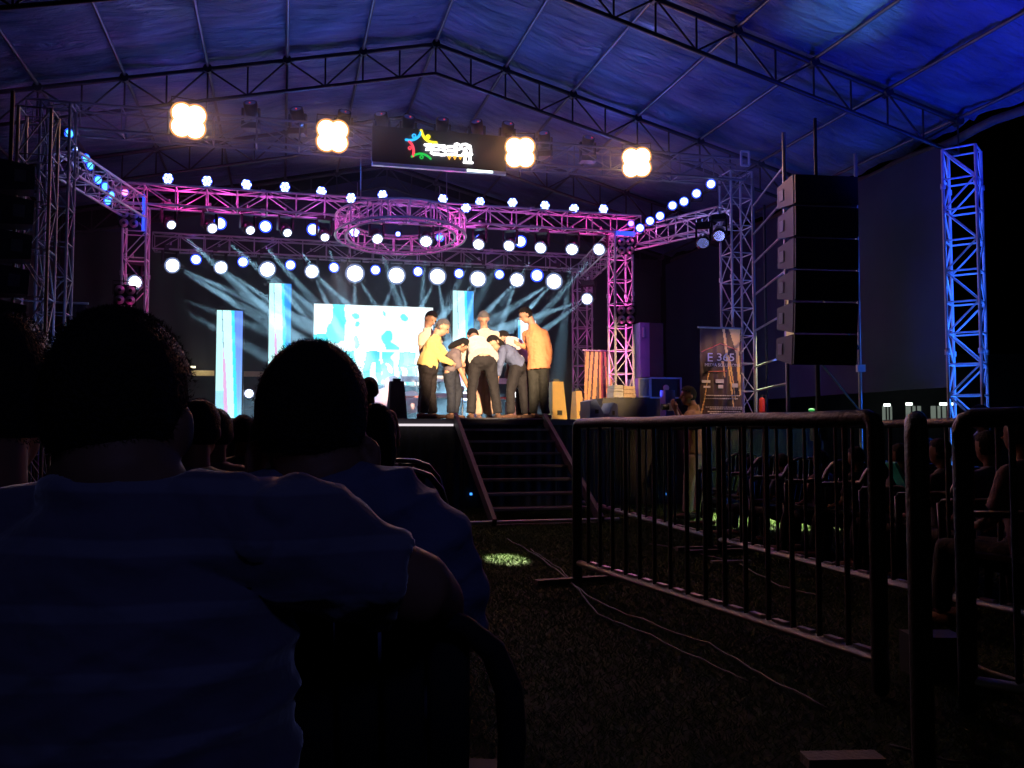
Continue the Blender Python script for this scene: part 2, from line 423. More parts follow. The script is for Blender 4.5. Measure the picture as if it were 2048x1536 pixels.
# stairs
stair = empty('stage_stairs', atv(1040, 1055, 9.8), 'dark eight-step stair leading up to the stage front', 'stairs')
u_l, _ = uv(atv(918, 845, SV0 - .1)); u_r, _ = uv(atv(1088, 845, SV0 - .1))
for k in range(1, 9):
    z = STZ - k * .154 + .02; v = SV0 - .06 - (k - 1) * .27
    o = MB().box(S((u_l + u_r) / 2, v - .13, z - .02), u_r - u_l, .27, .035, ax).build('tread', M['step'], stair)
    MB().box(S((u_l + u_r) / 2, v - .27, z - .015), u_r - u_l, .012, .028, ax).build('nosing', M['nosing'], o)
for uu in (u_l - .03, u_r + .03):
    a = S(uu, SV0 + .0, STZ + .02); b = S(uu, SV0 - 2.3, .03)
    d = (b - a).normalized(); sd = UX; up = sd.cross(d)
    MB().box((a + b) / 2, (b - a).length, .05, .13, (d, sd, up)).build('stringer', M['step'], stair)
    bar('leg', S(uu, SV0 - .5, .0), S(uu, SV0 - .5, STZ - .25), .022, 'black', stair)
bar('base_bar', S(u_l - .35, SV0 - 2.28, .05), S(u_r + .25, SV0 - 2.28, .05), .02, 'fence_worn', stair)
for qi, q in enumerate((962, 1095, 1176, 1255, 1335)):
    p = atv(q - 5 if q > 1000 else 942, 988, SV0 - .05)
    o = MB().box(p, .03, .02, .03, ax).build('marker_light', M['E_glow_blue']); tag(o, 'tiny blue marker light low on the stage front, %s from the left' % ['first', 'second', 'third', 'fourth', 'fifth'][qi], 'light', 'tiny blue marker lights along the stage skirt')

# ================================================================== STAGE TRUSSES
TZ = 4.35
fl = S(-2.0, 13.2); fr_ = S(5.2, 13.2)
box_truss('stage_truss', 'pink-lit front truss across the stage behind the ring', S(-2.3, 13.2, TZ), S(5.5, 13.2, TZ), .28, ZX, group=None)
box_truss('stage_truss', 'dim rear truss behind the white spotlights', S(-2.2, 16.4, TZ), S(5.8, 16.4, TZ), .28, ZX)
box_truss('truss_tower', 'pink-lit front left truss tower with two four-cell lamps', S(-2.0, 13.2, STZ), S(-2.0, 13.2, TZ - .16), .3, UX, cat='truss tower', bay=.38)
box_truss('truss_tower', 'bright pink front right truss tower with two four-cell lamps', S(5.2, 13.2, STZ), S(5.2, 13.2, TZ - .16), .3, UX, cat='truss tower', bay=.38)
box_truss('truss_tower', 'dim rear right truss tower behind the pink one', S(5.66, 16.4, STZ), S(5.66, 16.4, TZ - .16), .3, UX, cat='truss tower', bay=.38)
ltw = at(100, 850, 9.94); rtw = at(1478, 850, 12.6)
lt = Vector((ltw.x, ltw.y, 0)); rt = Vector((rtw.x, rtw.y, 0))
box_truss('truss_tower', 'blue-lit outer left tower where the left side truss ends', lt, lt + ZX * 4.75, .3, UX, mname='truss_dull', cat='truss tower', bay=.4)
box_truss('truss_tower', 'pale blue outer right tower rising behind the maroon banner', rt + ZX * STZ, rt + ZX * 4.75, .33, UX, cat='truss tower', bay=.4)
box_truss('side_truss', 'left side truss running forward from the pink tower', S(-2.0, 13.05, TZ - .2) , lt + ZX * (TZ - .2) + (S(-2.0, 13.05) - lt).normalized() * .2, .28, ZX)
box_truss('side_truss', 'right side truss from the pink tower to the outer tower', S(5.2, 13.4, TZ - .2) + UX * .17, rt + ZX * (TZ - .2) + (S(5.2, 13.2) - rt).normalized() * .2, .28, ZX)
box_truss('side_truss', 'dim right side truss joining front and rear towers', S(5.25, 13.5, TZ - .2), S(5.66, 16.2, TZ - .2), .28, ZX)
# left far tower & right blue tower
lw2 = at(60, 850, 8.9)
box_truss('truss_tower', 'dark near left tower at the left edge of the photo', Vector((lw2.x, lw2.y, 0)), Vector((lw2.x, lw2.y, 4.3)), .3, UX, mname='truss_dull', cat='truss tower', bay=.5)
bt = at(1938, 850, 10.6)
btb = Vector((bt.x, bt.y, 0))
box_truss('truss_tower', 'bright blue truss tower standing alone at far right', btb, btb + ZX * 4.45, .36, Vector((.80, -.60, 0)), cat='truss tower', bay=.375, rc=.019, rb=.012)
# top lamp truss
tu0 = uv(at(235, 200, 10.4))[0]; LV = 11.3
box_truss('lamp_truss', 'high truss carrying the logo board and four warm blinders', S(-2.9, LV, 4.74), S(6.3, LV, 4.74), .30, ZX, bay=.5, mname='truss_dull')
# ring truss
rc_ = atv(802, 457, 13.0 - .05)
ring = empty('ring_truss', rc_, 'pink-lit round truss ring hanging in front of the front truss', 'truss ring')
ru = UX.copy(); tilt = R(-4.5)
rv = (VX * math.cos(tilt) + ZX * math.sin(tilt)).normalized(); rz = ru.cross(rv)
def ringp(a, r, h): return rc_ + ru * (r * math.cos(a)) + rv * (r * math.sin(a)) + rz * h
for r_ in (.95, .80):
    for h in (-.13, .13):
        MB().tube([ringp(2 * math.pi * i / 64, r_, h) for i in range(65)], .018, 8, cap=False).build('ring_chord', M['alu'], ring, True)
nr = 20
for i in range(nr):
    a0 = 2 * math.pi * i / nr; a1 = 2 * math.pi * (i + 1) / nr
    bar('upright', ringp(a0, .95, -.13), ringp(a0, .95, .13), .012, 'alu', ring, 6)
    bar('upright', ringp(a0, .80, -.13), ringp(a0, .80, .13), .012, 'alu', ring, 6)
    bar('cross_bar', ringp(a0, .80, .13), ringp(a0, .95, .13), .01, 'alu', ring, 6)
    bar('cross_bar', ringp(a0, .80, -.13), ringp(a0, .95, -.13), .01, 'alu', ring, 6)
    bar('brace', ringp(a0, .95, -.13 if i % 2 else .13), ringp(a1, .95, .13 if i % 2 else -.13), .01, 'alu', ring, 6)
for a0 in (.7, 2.3, 3.9, 5.4):
    bar('hanger', ringp(a0, .88, .13), ringp(a0, .88, .13) + ZX * .75 + (VX * .0), .006, 'steel_gal', ring, 6)

# ================================================================== LAMP FIXTURES
CAMP = Vector((0, 0, EYE))
def par(px, py, V=None, d=None, style='star', r=.07, label='', group='', aim=None, up=True):
    p = atv(px, py, V) if V is not None else at(px, py, d)
    nrm = ((aim if aim is not None else CAMP + Vector((0, 0, .3))) - p).normalized()
    root = empty('par_lamp', p, label, 'stage lamp', group)
    MB().tube([p - nrm * .16, p - nrm * .13, p - nrm * .005], [r * .55, r * 1.05, r * 1.12], 14).build('housing', M['black'], root, True)
    s = nrm.cross(ZX).normalized(); u_ = s.cross(nrm)
    dr = -1 if up else 1
    MB().tube([p - nrm * .07 + s * r * 1.25, p - nrm * .07 + s * r * 1.25 + ZX * dr * r * 1.6, p - nrm * .07 - s * r * 1.25 + ZX * dr * r * 1.6, p - nrm * .07 - s * r * 1.25], .006, 6).build('bracket', M['black'], root)
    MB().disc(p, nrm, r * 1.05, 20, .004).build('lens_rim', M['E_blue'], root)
    if style == 'star':
        mb = MB()
        for k in range(7):
            a = k * math.pi / 3; q = p + nrm * .008 + ((s * math.cos(a) + u_ * math.sin(a)) * r * .70 if k < 6 else Vector((0, 0, 0)))
            mb.disc(q, nrm, r * (.27 + .05 * ((k * 7 + int(px)) % 3)), 10, .004)
        mb.build('led_cluster', M['E_blue_core'], root)
    else:
        MB().disc(p + nrm * .008, nrm, r * .8, 18, .004).build('led_cluster', M['E_cyan'] if style == 'cyan' else (M['E_pink'] if style == 'pink' else M['E_blue_core']), root)
    return root, p, nrm
rowA = [(336, 357), (414, 362), (493, 369), (570, 374), (643, 383), (702, 396), (765, 390), (886, 398), (932, 416), (960, 404), (1025, 405), (1090, 411), (1148, 417), (1207, 418)]
words = ['first', 'second', 'third', 'fourth', 'fifth', 'sixth', 'seventh', 'eighth', 'ninth', 'tenth', 'eleventh', 'twelfth', 'thirteenth', 'fourteenth', 'fifteenth']
for i, (x, y) in enumerate(rowA):
    par(x, y, V=13.05, label='blue LED lamp on top of the pink front truss, %s from the left' % words[i], group='blue lamps along the top of the front truss', r=.068)
rowC2 = [(392, 519), (486, 524), (581, 530), (668, 535), (751, 540), (836, 543), (918, 547), (999, 549), (1074, 551)]
for i, (x, y) in enumerate(rowC2):
    par(x, y, V=16.2, style='flat', r=.09 if i < 8 else .12, up=False, label='round blue lamp between the big white spotlights, %s from the left' % words[i], group='blue lamps under the rear truss')
rowB2 = [(440, 447, 'flat', .09), (531, 453, 'flat', .09), (626, 459, 'flat', .09), (709, 464, 'star', .07), (796, 468, 'flat', .04), (880, 475, 'cyan', .065), (958, 476, 'flat', .05), (1041, 483, 'flat', .095)]
for i, (x, y, s_, r_) in enumerate(rowB2):
    par(x, y, V=13.6, style=s_, r=r_, up=False, label='blue lamp hanging below the front truss, %s from the left' % words[i], group='blue lamps hanging below the front truss')
for i, (x, y, d) in enumerate([(138, 267, 10.1), (150, 298, 10.3), (172, 317, 10.6), (181, 331, 10.8), (196, 360, 11.2), (210, 373, 11.4), (222, 390, 11.7), (215, 402, 11.7)]):
    p = at(x, y, d); par(x, y, d=d, style='cyan' if i != 1 else 'star', r=.055 if i != 1 else .03, aim=p + UX * 2.2 - VX * 2.0 - ZX * .6, label='cyan-blue lamp above the left side truss, %s from the near end' % words[i], group='lamps above the left side truss')
for i, (x, y, d) in enumerate([(1422, 368, 12.3), (1393, 387, 12.5), (1368, 403, 12.7), (1345, 411, 12.9), (1320, 432, 13.2), (1300, 442, 13.4), (1280, 456, 13.6)]):
    p = at(x, y, d); par(x, y, d=d, style='flat', r=.065, aim=p - UX * 1.2 - VX * 2.6 - ZX * .4, label='blue lamp above the right side truss, %s from the near end' % words[i], group='lamps above the right side truss')
par(250, 385, V=13.0, style='pink', r=.05, label='small pink lamp at the left end of the front truss', group='pink corner lamps')
par(1262, 447, V=13.0, style='pink', r=.05, label='small pink lamp at the right end of the front truss', group='pink corner lamps')

def moving_head(p, aim, label, group, lens='E_white', r=.1, hang=True, lit=True, s=1.0, zb=None):
    """base clamped to the truss, yoke arms, tilting head with a lens"""
    p = Vector(p); nrm = (Vector(aim) - p).normalized()
    root = empty('moving_head_lamp', p, label, 'stage lamp', group)
    up = 1 if hang else -1
    sx = nrm.cross(ZX); sx = (sx if sx.length > .1 else UX).normalized()
    hc = p - nrm * .13 * s
    base = hc + ZX * up * .27 * s
    MB().box(base, .26 * s, .20 * s, .09 * s, (sx, ZX.cross(sx), ZX)).build('base', M['black'], root)
    mb = MB()
    for q in (-1, 1):
        mb.box(hc + sx * q * .125 * s + ZX * up * .11 * s, .03 * s, .08 * s, .26 * s, (sx, ZX.cross(sx), ZX))
    mb.build('yoke', M['black'], root)
    MB().tube([hc - nrm * .15 * s, hc - nrm * .11 * s, hc + nrm * .02, hc + nrm * .12 * s], [.05 * s, .09 * s, .105 * s, max(.08 * s, r * 1.05)], 16).build('head', M['blackgloss'], root, True)
    if lit:
        r = r * (.88 + .24 * ((int(abs(p.x) * 977)) % 10) / 10); MB().disc(p + nrm * .003, nrm, r, 24, .004).build('lens', M[lens], root)
        MB().disc(p - nrm * .004, nrm, r * 1.3, 24, .004).build('front_ring', M['E_ring'], root)  # pale glow round the lens, put in as a glowing disc
    else: MB().disc(hc + nrm * .122 * s, nrm, r * .8, 20, .002).build('lens', M['chrome'], root)
    if hang: MB().tube([base + ZX * .045 * s, base + ZX * .12 * s], .02, 8).build('clamp', M['steel_gal'], root)
    return root
# big white row: lens centre, beam directions (pixel targets on the deck plane)
STC = S(1.9, 12.9, STZ + .6)
beams = []
rowC = [(345, 531, .10, (560, 640)), (442, 535, .105, (640, 690)), (535, 539, .11, (690, 700)), (624, 543, .12, (700, 640)), (710, 547, .13, (740, 640)), (793, 551, .135, (790, 640)), (875, 553, .135, (860, 640)), (956, 558, .13, (900, 650)), (1034, 560, .125, (970, 660)), (1108, 563, .12, (1000, 650))]
for i, (x, y, r_, tg) in enumerate(rowC):
    p = atv(x, y, 16.25); q = atv(tg[0], tg[1], 15.2)
    face = (CAMP - p).normalized() * .75 + (q - p).normalized() * .5
    moving_head(p, p + face, 'blazing white moving spotlight under the rear truss, %s from the left' % words[i], 'white spotlights under the rear truss', r=r_)
    beams.append((p + face.normalized() * .05, tg, y, x, 1.0))
for x, y, lb, tg in ((270, 565, 'white spotlight with a beam fixed on the left pink tower', (440, 640)), (1174, 598, 'white spotlight with a beam beside the right pink tower', (1085, 640))):
    V_ = 13.6 if x < 500 else 15.2
    p = atv(x, y, V_); q = atv(tg[0], tg[1], V_ - .6)
    face = (CAMP - p).normalized() * .75 + (q - p).normalized() * .5
    moving_head(p, p + face, lb, 'spotlights on the stage sides', r=.085 if x < 500 else .1)
    beams.append((p + face.normalized() * .05, tg, y, x, .8))
rowB = [(343, 450, (420, 520)), (425, 457, (520, 540)), (501, 461, (590, 560)), (575, 466, (650, 570)), (650, 475, (672, 540)), (755, 478, (782, 560)), (852, 483, (846, 580)), (957, 489, (925, 550)), (1018, 492, (985, 550)), (1081, 496, (1035, 560)), (1144, 499, (1136, 570)), (1198, 499, (1145, 560))]
for i, (x, y, tg) in enumerate(rowB):
    p = atv(x, y, 13.3); q = atv(tg[0], tg[1], 13.3)
    face = (CAMP - p).normalized() * .8 + (q - p).normalized() * .5
    moving_head(p, p + face, 'small white moving spotlight under the front truss, %s from the left' % words[i], 'small white spotlights under the front truss', r=.06 if i < 5 else .075, s=.85)
    beams.append((p + face.normalized() * .05, tg, y, x, .35))
# beam light
for bi, (p, tg, y, x, st_) in enumerate(beams):
    V_ = uv(p)[1] + (-.5 if st_ == 1.0 else (.9 if st_ == .35 else .0))
    base_t = atv(tg[0], tg[1], V_)
    dirs = [0, 1] if st_ > .5 else [0]
    for k in dirs:
        t2 = base_t + UX * ((k - .5) * .55 if len(dirs) > 1 else 0)
        spot('beam_lamp', p, t2, 120000 * st_ * (1 if len(dirs) > 1 else 1.3), (.42, .80, 1), 6 if st_ > .5 else 4.5, .35, .02)
# unlit moving heads standing on the lamp truss
for i, (x, y) in enumerate([(500, 212), (592, 224), (690, 230), (761, 234), (818, 240), (885, 245), (952, 249), (1017, 253), (1087, 272), (1178, 281)]):
    p = atv(x, y, LV + .0)
    t = moving_head(p + ZX * .05, p + ZX * .9 - VX * .8 + UX * random.uniform(-.4, .4), 'dark moving head lamp standing on the high truss, %s from the left' % words[i], 'dark moving heads on the high truss', lit=False, hang=False, s=.8, r=.08)
    MB().box(p + ZX * .0 - VX * .12, .018, .01, .012, ax).build('status_led', M['E_red'], t)
# four-lamp blinders
def blinder(p, nrm, label, group, lit=True, s=.36, lamp='E_warm'):
    p = Vector(p); nrm = Vector(nrm).normalized(); sx = nrm.cross(ZX).normalized() * -1; up = nrm.cross(sx) * 1
    if up.z < 0: up = -up
    root = empty('blinder_lamp', p, label, 'blinder lamp', group)
    MB().box(p - nrm * .07, s * 1.04, s * 1.04, .12, (sx, up, nrm)).build('case', M['black'], root)
    for i in (-1, 1):
        for j in (-1, 1):
            g_ = .215 if lit else .25; q = p + sx * i * s * g_ + up * j * s * g_
            if lit: MB().disc(q - nrm * .004, nrm, s * .385, 22, .006).build('reflector', M['E_warm_dim'], root)  # orange glow fringe, put in as a glowing disc behind each lamp
            if lit: MB().ell(q + nrm * .0, s * .315, s * .315, .05, (sx, up, nrm), 18, 8).build('lamp', M[lamp], root, True)
            else:
                MB().tube([q - nrm * .02, q + nrm * .012], [s * .12, s * .235], 18, cap=True).build('lamp', M['speaker_cone'], root, True)
                MB().ell(q + nrm * .015, s * .09, s * .09, .015, (sx, up, nrm), 12, 6).build('bulb', M['black'], root, True)
    MB().tube([p - sx * s * .56 - nrm * .06, p - sx * s * .56 - nrm * .06 + up * s * .7, p + sx * s * .56 - nrm * .06 + up * s * .7, p + sx * s * .56 - nrm * .06], .008, 6).build('yoke', M['black'], root)
    return root
for i, (x, y) in enumerate([(377, 242), (665, 272), (1040, 305), (1273, 325)]):
    p = atv(x, y, LV - .28)
    blinder(p, CAMP + Vector((0, 3, .4)) - p, 'glaring warm four-lamp blinder on the high truss, %s from the left' % words[i], 'warm blinders on the high truss', s=.34 + .012 * (i == 0))
    nn = (CAMP + Vector((0, 3, .4)) - p).normalized()
    spot('blinder_light', p + nn * .06, p + nn * 2, 120, (1, .38, .14), 90, 1, .12)
    spot('blinder_light', p + nn * .12, p + nn * 3, 60, (1, .34, .12), 176, 1, .03)
for (x, y, V_, s_, lb) in ((258, 437, 13.0, .25, 'unlit four-cell lamp near the top of the left pink tower'), (250, 590, 13.0, .27, 'pale four-cell lamp low on the left pink tower'), (1252, 492, 13.0, .26, 'unlit four-cell lamp near the top of the right pink tower'), (1252, 630, 13.0, .28, 'pale four-cell lamp halfway down the right pink tower')):
    p = atv(x, y, V_); blinder(p, CAMP - p, lb, 'four-cell lamps on the pink towers', lit=False, s=s_)
p = atv(1252, 467, 12.98); tag(MB().box(p, .3, .05, .06, ax).build('led_bar', M['E_blue']), 'blue LED bar on top of the right pink tower', 'light bar')
p = atv(287, 425, 13.0); tag(MB().box(p, .03, .04, .5, ax).build('led_bar', M['E_blue']), 'blue upright LED bar beside the left pink tower', 'light bar')
# hanging clamps / idle lamps below right side truss
for i, (x, y, d) in enumerate([(1406, 487, 12.6), (1438, 472, 12.4)]):
    p = at(x, y, d)
    moving_head(p, p + Vector((-.3, -1, -.8)), 'idle silver lamp hanging under the right side truss, %s' % ('farther one' if i == 0 else 'nearer one'), 'idle lamps under the right side truss', lit=False, s=.8)
# floor spots
for i, (x, y, V_) in enumerate([(932, 792, 15.5), (1028, 790, 15.5), (498, 787, 15.8)]):
    p = atv(x, y, V_)
    moving_head(p, p + (CAMP - p).normalized() + ZX * .3, 'white floor lamp glowing on the stage deck, ' + ['left of the bending man in dark trousers', 'behind the man in the orange shirt', 'beside the left LED column'][i], 'white floor lamps', r=.075, hang=False, s=.8)
# status box (white frame) near right tower top
p = at(1490, 317, 12.2)
wf = empty('square_frame', p, 'small white square frame fixed high beside the outer right tower', 'frame')
for sx_, sz_, w_, h_ in ((-1, 0, .02, .2), (1, 0, .02, .2), (0, -1, .12, .02), (0, 1, .12, .02)):
    MB().box(p + UX * sx_ * .06 + ZX * sz_ * .1, w_, .03, h_ if sx_ else .02, ax).build('frame_side', M['wht'], wf)

# ================================================================== LOGO BOARD
lb_V = LV - .2
c0 = atv(745, 250, lb_V); c1 = atv(1012, 272, lb_V); c2 = atv(1012, 342, lb_V); c3 = atv(745, 322, lb_V)
lu0, lu1 = uv(c0)[0], uv(c1)[0]; zt = c0.z; zb = c3.z
logo = empty('logo_board', S((lu0 + lu1) / 2, lb_V, zb), 'black board with a coloured star logo and white glowing lettering', 'sign')
MB().box(S((lu0 + lu1) / 2, lb_V + .05, (zt + zb) / 2), lu1 - lu0, .08, zt - zb, ax).build('panel', M['black'], logo)
M['edge_lit'] = mat('board_bottom_rail', (.7, .72, .8), .3, .5)
MB().box(S((lu0 + lu1) / 2, lb_V + .02, zb - .03), lu1 - lu0, .06, .04, ax).build('bottom_rail', M['edge_lit'], logo)
MB().box(S(lu1 - .35, lb_V - .005, zb - .03), .34, .02, .03, ax).build('rail_lamp', M['E_tube'], logo)
def neon(pts, r, col, name='neon_stroke'):
    P = [atv(800 + a / 12.8, 250 + b / 12.8, lb_V) - VX * .012 for a, b in pts]
    MB().tube(P, r, 8, rnd=True).build(name, col, logo, True)
def arc(p0, p1, p2, n=10): 
    return [((1 - t) ** 2 * p0[0] + 2 * t * (1 - t) * p1[0] + t * t * p2[0], (1 - t) ** 2 * p0[1] + 2 * t * (1 - t) * p1[1] + t * t * p2[1]) for t in [i / n for i in range(n + 1)]]
def circ(c, r, n=14): return [(c[0] + r * math.cos(2 * math.pi * i / n), c[1] + r * math.sin(2 * math.pi * i / n)) for i in range(n + 1)]
NB, NY, NR, NG, NO, NW = (emis('neon_' + a, c, s) for a, c, s in (('blue', (.02, .45, 1), 1.6), ('yellow', (1, .85, .02), 1.3), ('red', (1, .06, .10), 1.3), ('green', (.01, .55, .06), 1.2), ('orange', (1, .45, .03), 1.5), ('white', (1, .97, 1), 3)))
neon(arc((150, 385), (460, 440), (540, 170)), .016, NB); neon(circ((355, 285), 42), .009, NB)
neon(arc((540, 150), (620, 470), (925, 460)), .019, NY); neon(circ((715, 310), 38), .014, NY)
neon(arc((235, 430), (390, 560), (330, 800)), .017, NR); neon(circ((250, 595), 36), .009, NR)
neon(arc((300, 815), (560, 640), (780, 870)), .015, NG); neon(circ((550, 830), 38), .009, NG)
for pts in ([(640, 515), (790, 515), (850, 560), (680, 600), (650, 630), (800, 640), (790, 720), (850, 750), (1000, 755)], [(850, 530), (990, 530), (1000, 565)], [(850, 640), (1000, 640)],
            [(1040, 545), (1150, 545), (1185, 590), (1060, 640), (1180, 700), (1150, 770), (1040, 770)], [(1215, 565), (1370, 560), (1400, 620)], [(1225, 665), (1395, 670)], [(1215, 770), (1400, 770)], [(1435, 560), (1440, 790), (1580, 790)],
            [(1410, 505), (1460, 490), (1540, 530), (1585, 600), (1500, 625)], [(1600, 510), (1680, 500), (1790, 550)], [(1640, 740), (1640, 620), (1720, 585), (1810, 620), (1810, 740)], [(1600, 755), (1830, 755)], [(1700, 690), (1700, 800)], [(1790, 760), (1790, 950)], [(1640, 960), (1840, 970)], [(1660, 760), (1660, 900)]):
    neon(pts, .018, NW, 'letter_stroke')
for x in (1260, 1400, 1540, 1660):
    neon([(x - 25, 810), (x, 880), (x + 25, 815)], .013, NO, 'letter_stroke')

# ================================================================== LED SCREENS
def screen(name, label, px0, px1, py0, py1, V, fn, nx, ny, em, cat='LED screen', group=None, thick=.1):
    a = uv(atv(px0, py0, V))[0]; b = uv(atv(px1, py0, V))[0]; z1 = atv(px0, py0, V).z; z0 = atv(px0, py1, V).z
    z0 = max(z0, STZ)
    root = empty(name, S((a + b) / 2, V, z0), label, cat, group)
    MB().box(S((a + b) / 2, V + thick / 2 + .01, (z0 + z1) / 2), b - a + .05, thick, z1 - z0 + .04, ax).build('cabinet', M['black'], root)
    vs = []; fs = []; cols = []
    for j in range(ny):
        for i in range(nx):
            n0 = len(vs)
            u0 = a + (b - a) * i / nx; u1 = a + (b - a) * (i + 1) / nx; w0 = z1 - (z1 - z0) * j / ny; w1 = z1 - (z1 - z0) * (j + 1) / ny
            vs += [S(u0, V, w0), S(u0, V, w1), S(u1, V, w1), S(u1, V, w0)]; fs.append((n0, n0 + 1, n0 + 2, n0 + 3))
            cols += [(*fn((i + .5) / nx, (j + .5) / ny), 1)] * 4
    me = MB().add(vs, fs).mesh('display'); ca = me.color_attributes.new('Col', 'FLOAT_COLOR', 'CORNER')
    ca.data.foreach_set('color', np.array(cols, dtype=np.float32).ravel())
    link('display', me, em, root)
    if STZ < z0 - .02:
        mb = MB()
        for uu in (a + .08, b - .08): mb.box(S(uu, V + thick / 2 + .05, (STZ + z0) / 2), .05, .05, z0 - STZ, ax)
        mb.build('stand', M['black'], root)
    return root
E_scr = vcol_mat('led_display_main', 1.3); E_col = vcol_mat('led_display_column', 1.25)
def el(x, y, cx, cy, rx, ry): return ((x - cx) / rx) ** 2 + ((y - cy) / ry) ** 2 < 1
def ss(a, b, x): t = max(0, min(1, (x - a) / (b - a))); return t * t * (3 - 2 * t)
def main_fn(x, y):
    W = (.86, 1, 1); Cc = (.03, .70, .86); CL = (.10, .85, .92); D = (.01, .48, .78)
    # x,y in 0..1 of the live picture: figures in pale shirts, cyan trousers
    nz = noise.noise(Vector((x * 9, y * 9, 0))) * .02
    x += nz; y += nz
    def h(a, b, c, d): return a <= x <= b and c <= y <= d
    col = W
    if h(-1, .12, .38, .60): col = Cc
    if h(.145, .255, -1, .46) or el(x, y, .18, .36, .075, .13): col = CL
    if el(x, y, .345, .14, .028, .035) or el(x, y, .36, .245, .018, .04) or el(x, y, .35, .47, .022, .08): col = CL
    if el(x, y, .75, .14, .03, .04) or el(x, y, .585, .10, .01, .03): col = CL
    if el(x, y, .61, .40, .045, .10) or (.60 < x < .71 and .42 + (x - .6) * .9 < y < .55) : col = CL
    if y > .58:
        if .22 < x < .34: col = Cc
        if .05 < x < .2 and y > .62: col = CL if (x * 8) % 1 > .4 else W
        t = (y - .56) / .44
        if .43 < x < .54 and y < .72: col = D
        if y >= .70 and (abs(x - (.455 - .02 * t)) < .035 or abs(x - (.545 + .02 * t)) < .035): col = CL if y > .85 else D
        if .56 < x < .67: col = CL if noise.noise(Vector((x * 14, y * 8, 2))) > -.1 else W
        if .71 < x < .85: col = Cc
        if abs(x - .775) < .02 and y < .75: col = CL
        if abs(x - .755) < .02 and y > .78: col = W
        if .88 < x: col = CL if y < .72 else W
    return col
screen('led_screen', 'large LED screen showing a white and cyan live picture of the men', 628, 866, 607, 768, 16.8, main_fn, 150, 96, E_scr, thick=.12)
def col_fn(seed):
    def f(x, y):
        b1 = .22 + .28 * y; b2 = .55 + .18 * y
        n_ = noise.noise(Vector((x * 6 + seed, y * 3, seed)))
        st = noise.noise(Vector((x * 60, seed, 1)))
        if x < b1 - .035 - .13 * y: return (.55, 1, .98) if y < .75 else (.35, .75, .95)
        if abs(x - (.20 + .20 * y)) < .012 + .03 * max(0, y - .3): return (.02, .10, .25) if y < .35 else (.75, .42, .70)
        if x < b1 and y > .45: return (.72, .42, .72)
        if x < b2: return (.62, 1, 1)
        if x < b2 + .12: return (.05, .75, .92)
        k = .75 + .5 * st
        if seed < 2: return (.16 * k + .1 * y, .35 * k + .35 * y * y, .85)
        return (.03, .38 * k + .15 * y, .82)
    return f
screen('led_column', 'leftmost tall LED column with cyan and violet streaks', 434, 486, 620, 836, 15.6, col_fn(1), 46, 120, E_col, 'LED column', 'tall cyan LED columns')
screen('led_column', 'LED column second from left, partly behind the bald head', 539, 583, 566, 790, 16.2, col_fn(3), 46, 120, E_col, 'LED column', 'tall cyan LED columns')
screen('led_column', 'LED column between the main screen and the grey-haired man', 906, 947, 581, 800, 16.2, col_fn(4), 46, 120, E_col, 'LED column', 'tall cyan LED columns')
screen('led_column', 'short LED column showing beside the orange shirt', 1036, 1072, 640, 800, 16.0, lambda x, y: (.8, .95, 1) if x > .12 else (.1, .5, .9), 30, 60, E_col, 'LED column', 'tall cyan LED columns')
# corridor beam beyond the left columns
a, b = uv(atv(362, 744, 18.0))[0], uv(atv(560, 752, 18.0))[0]; z_ = atv(450, 747, 18.0).z
cb = empty('corridor_beam', S((a + b) / 2, 18.0, z_), 'long pale yellow beam lit from above behind the left LED columns', 'beam')
M['cream_paint'] = mat('cream_wall_paint', (.6, .52, .3), .7)
MB().box(S((a + b) / 2, 18.02, z_), b - a, .08, .10, ax).build('beam_face', M['cream_paint'], cb)
MB().box(S(uv(atv(378, 734, 18))[0], 17.95, z_ + .11), .24, .05, .04, ax).build('tube_lamp', M['E_beamwarm'], cb)
bpnt = S((a + b) / 2 - .5, 17.7, z_ + .12); point('corridor_light', bpnt, 2.5, (1, .85, .5), .05)

# ================================================================== STAGE PROPS
def prop(name, label, cat, p, group=None): return empty(name, p, label, cat, group)
# side speaker columns standing at the deck front
def column_speaker(px0, px1, py, V, m, label, h=None):
    a = uv(atv(px0, 835, V))[0]; b = uv(atv(px1, 835, V))[0]; zt = atv(px0, py, V).z; c = (a + b) / 2; w_ = b - a
    root = prop('floor_speaker', label, 'speaker', S(c, V, STZ))
    vs = [S(c - w_ / 2, V - .1, STZ), S(c + w_ / 2, V - .1, STZ), S(c + w_ / 2, V + .25, STZ), S(c - w_ / 2, V + .25, STZ),
          S(c - w_ * .36, V + .0, zt), S(c + w_ * .36, V + .0, zt), S(c + w_ * .36, V + .2, zt), S(c - w_ * .36, V + .2, zt)]
    MB().add(vs, [(0, 3, 2, 1), (4, 5, 6, 7), (0, 1, 5, 4), (1, 2, 6, 5), (2, 3, 7, 6), (3, 0, 4, 7)]).build('cabinet', M[m], root)
    MB().box(S(c, V + .1, zt + .02), w_ * .4, .06, .04, ax).build('handle', M['black'], root)
    MB().box(S(c, V - .075, STZ + .12), w_ * .3, .05, .07, ax).build('connector_plate', M['black'], root)
    return root
column_speaker(776, 813, 762, 12.15, 'stage_black', 'tall black tapered speaker standing at the deck front left of the men')
column_speaker(1101, 1131, 763, 13.3, 'gold', 'amber-lit narrow speaker cabinet right of the man in orange')
column_speaker(1150, 1166, 782, 13.6, 'gold', 'small amber cabinet with a red top beside the dark stand')
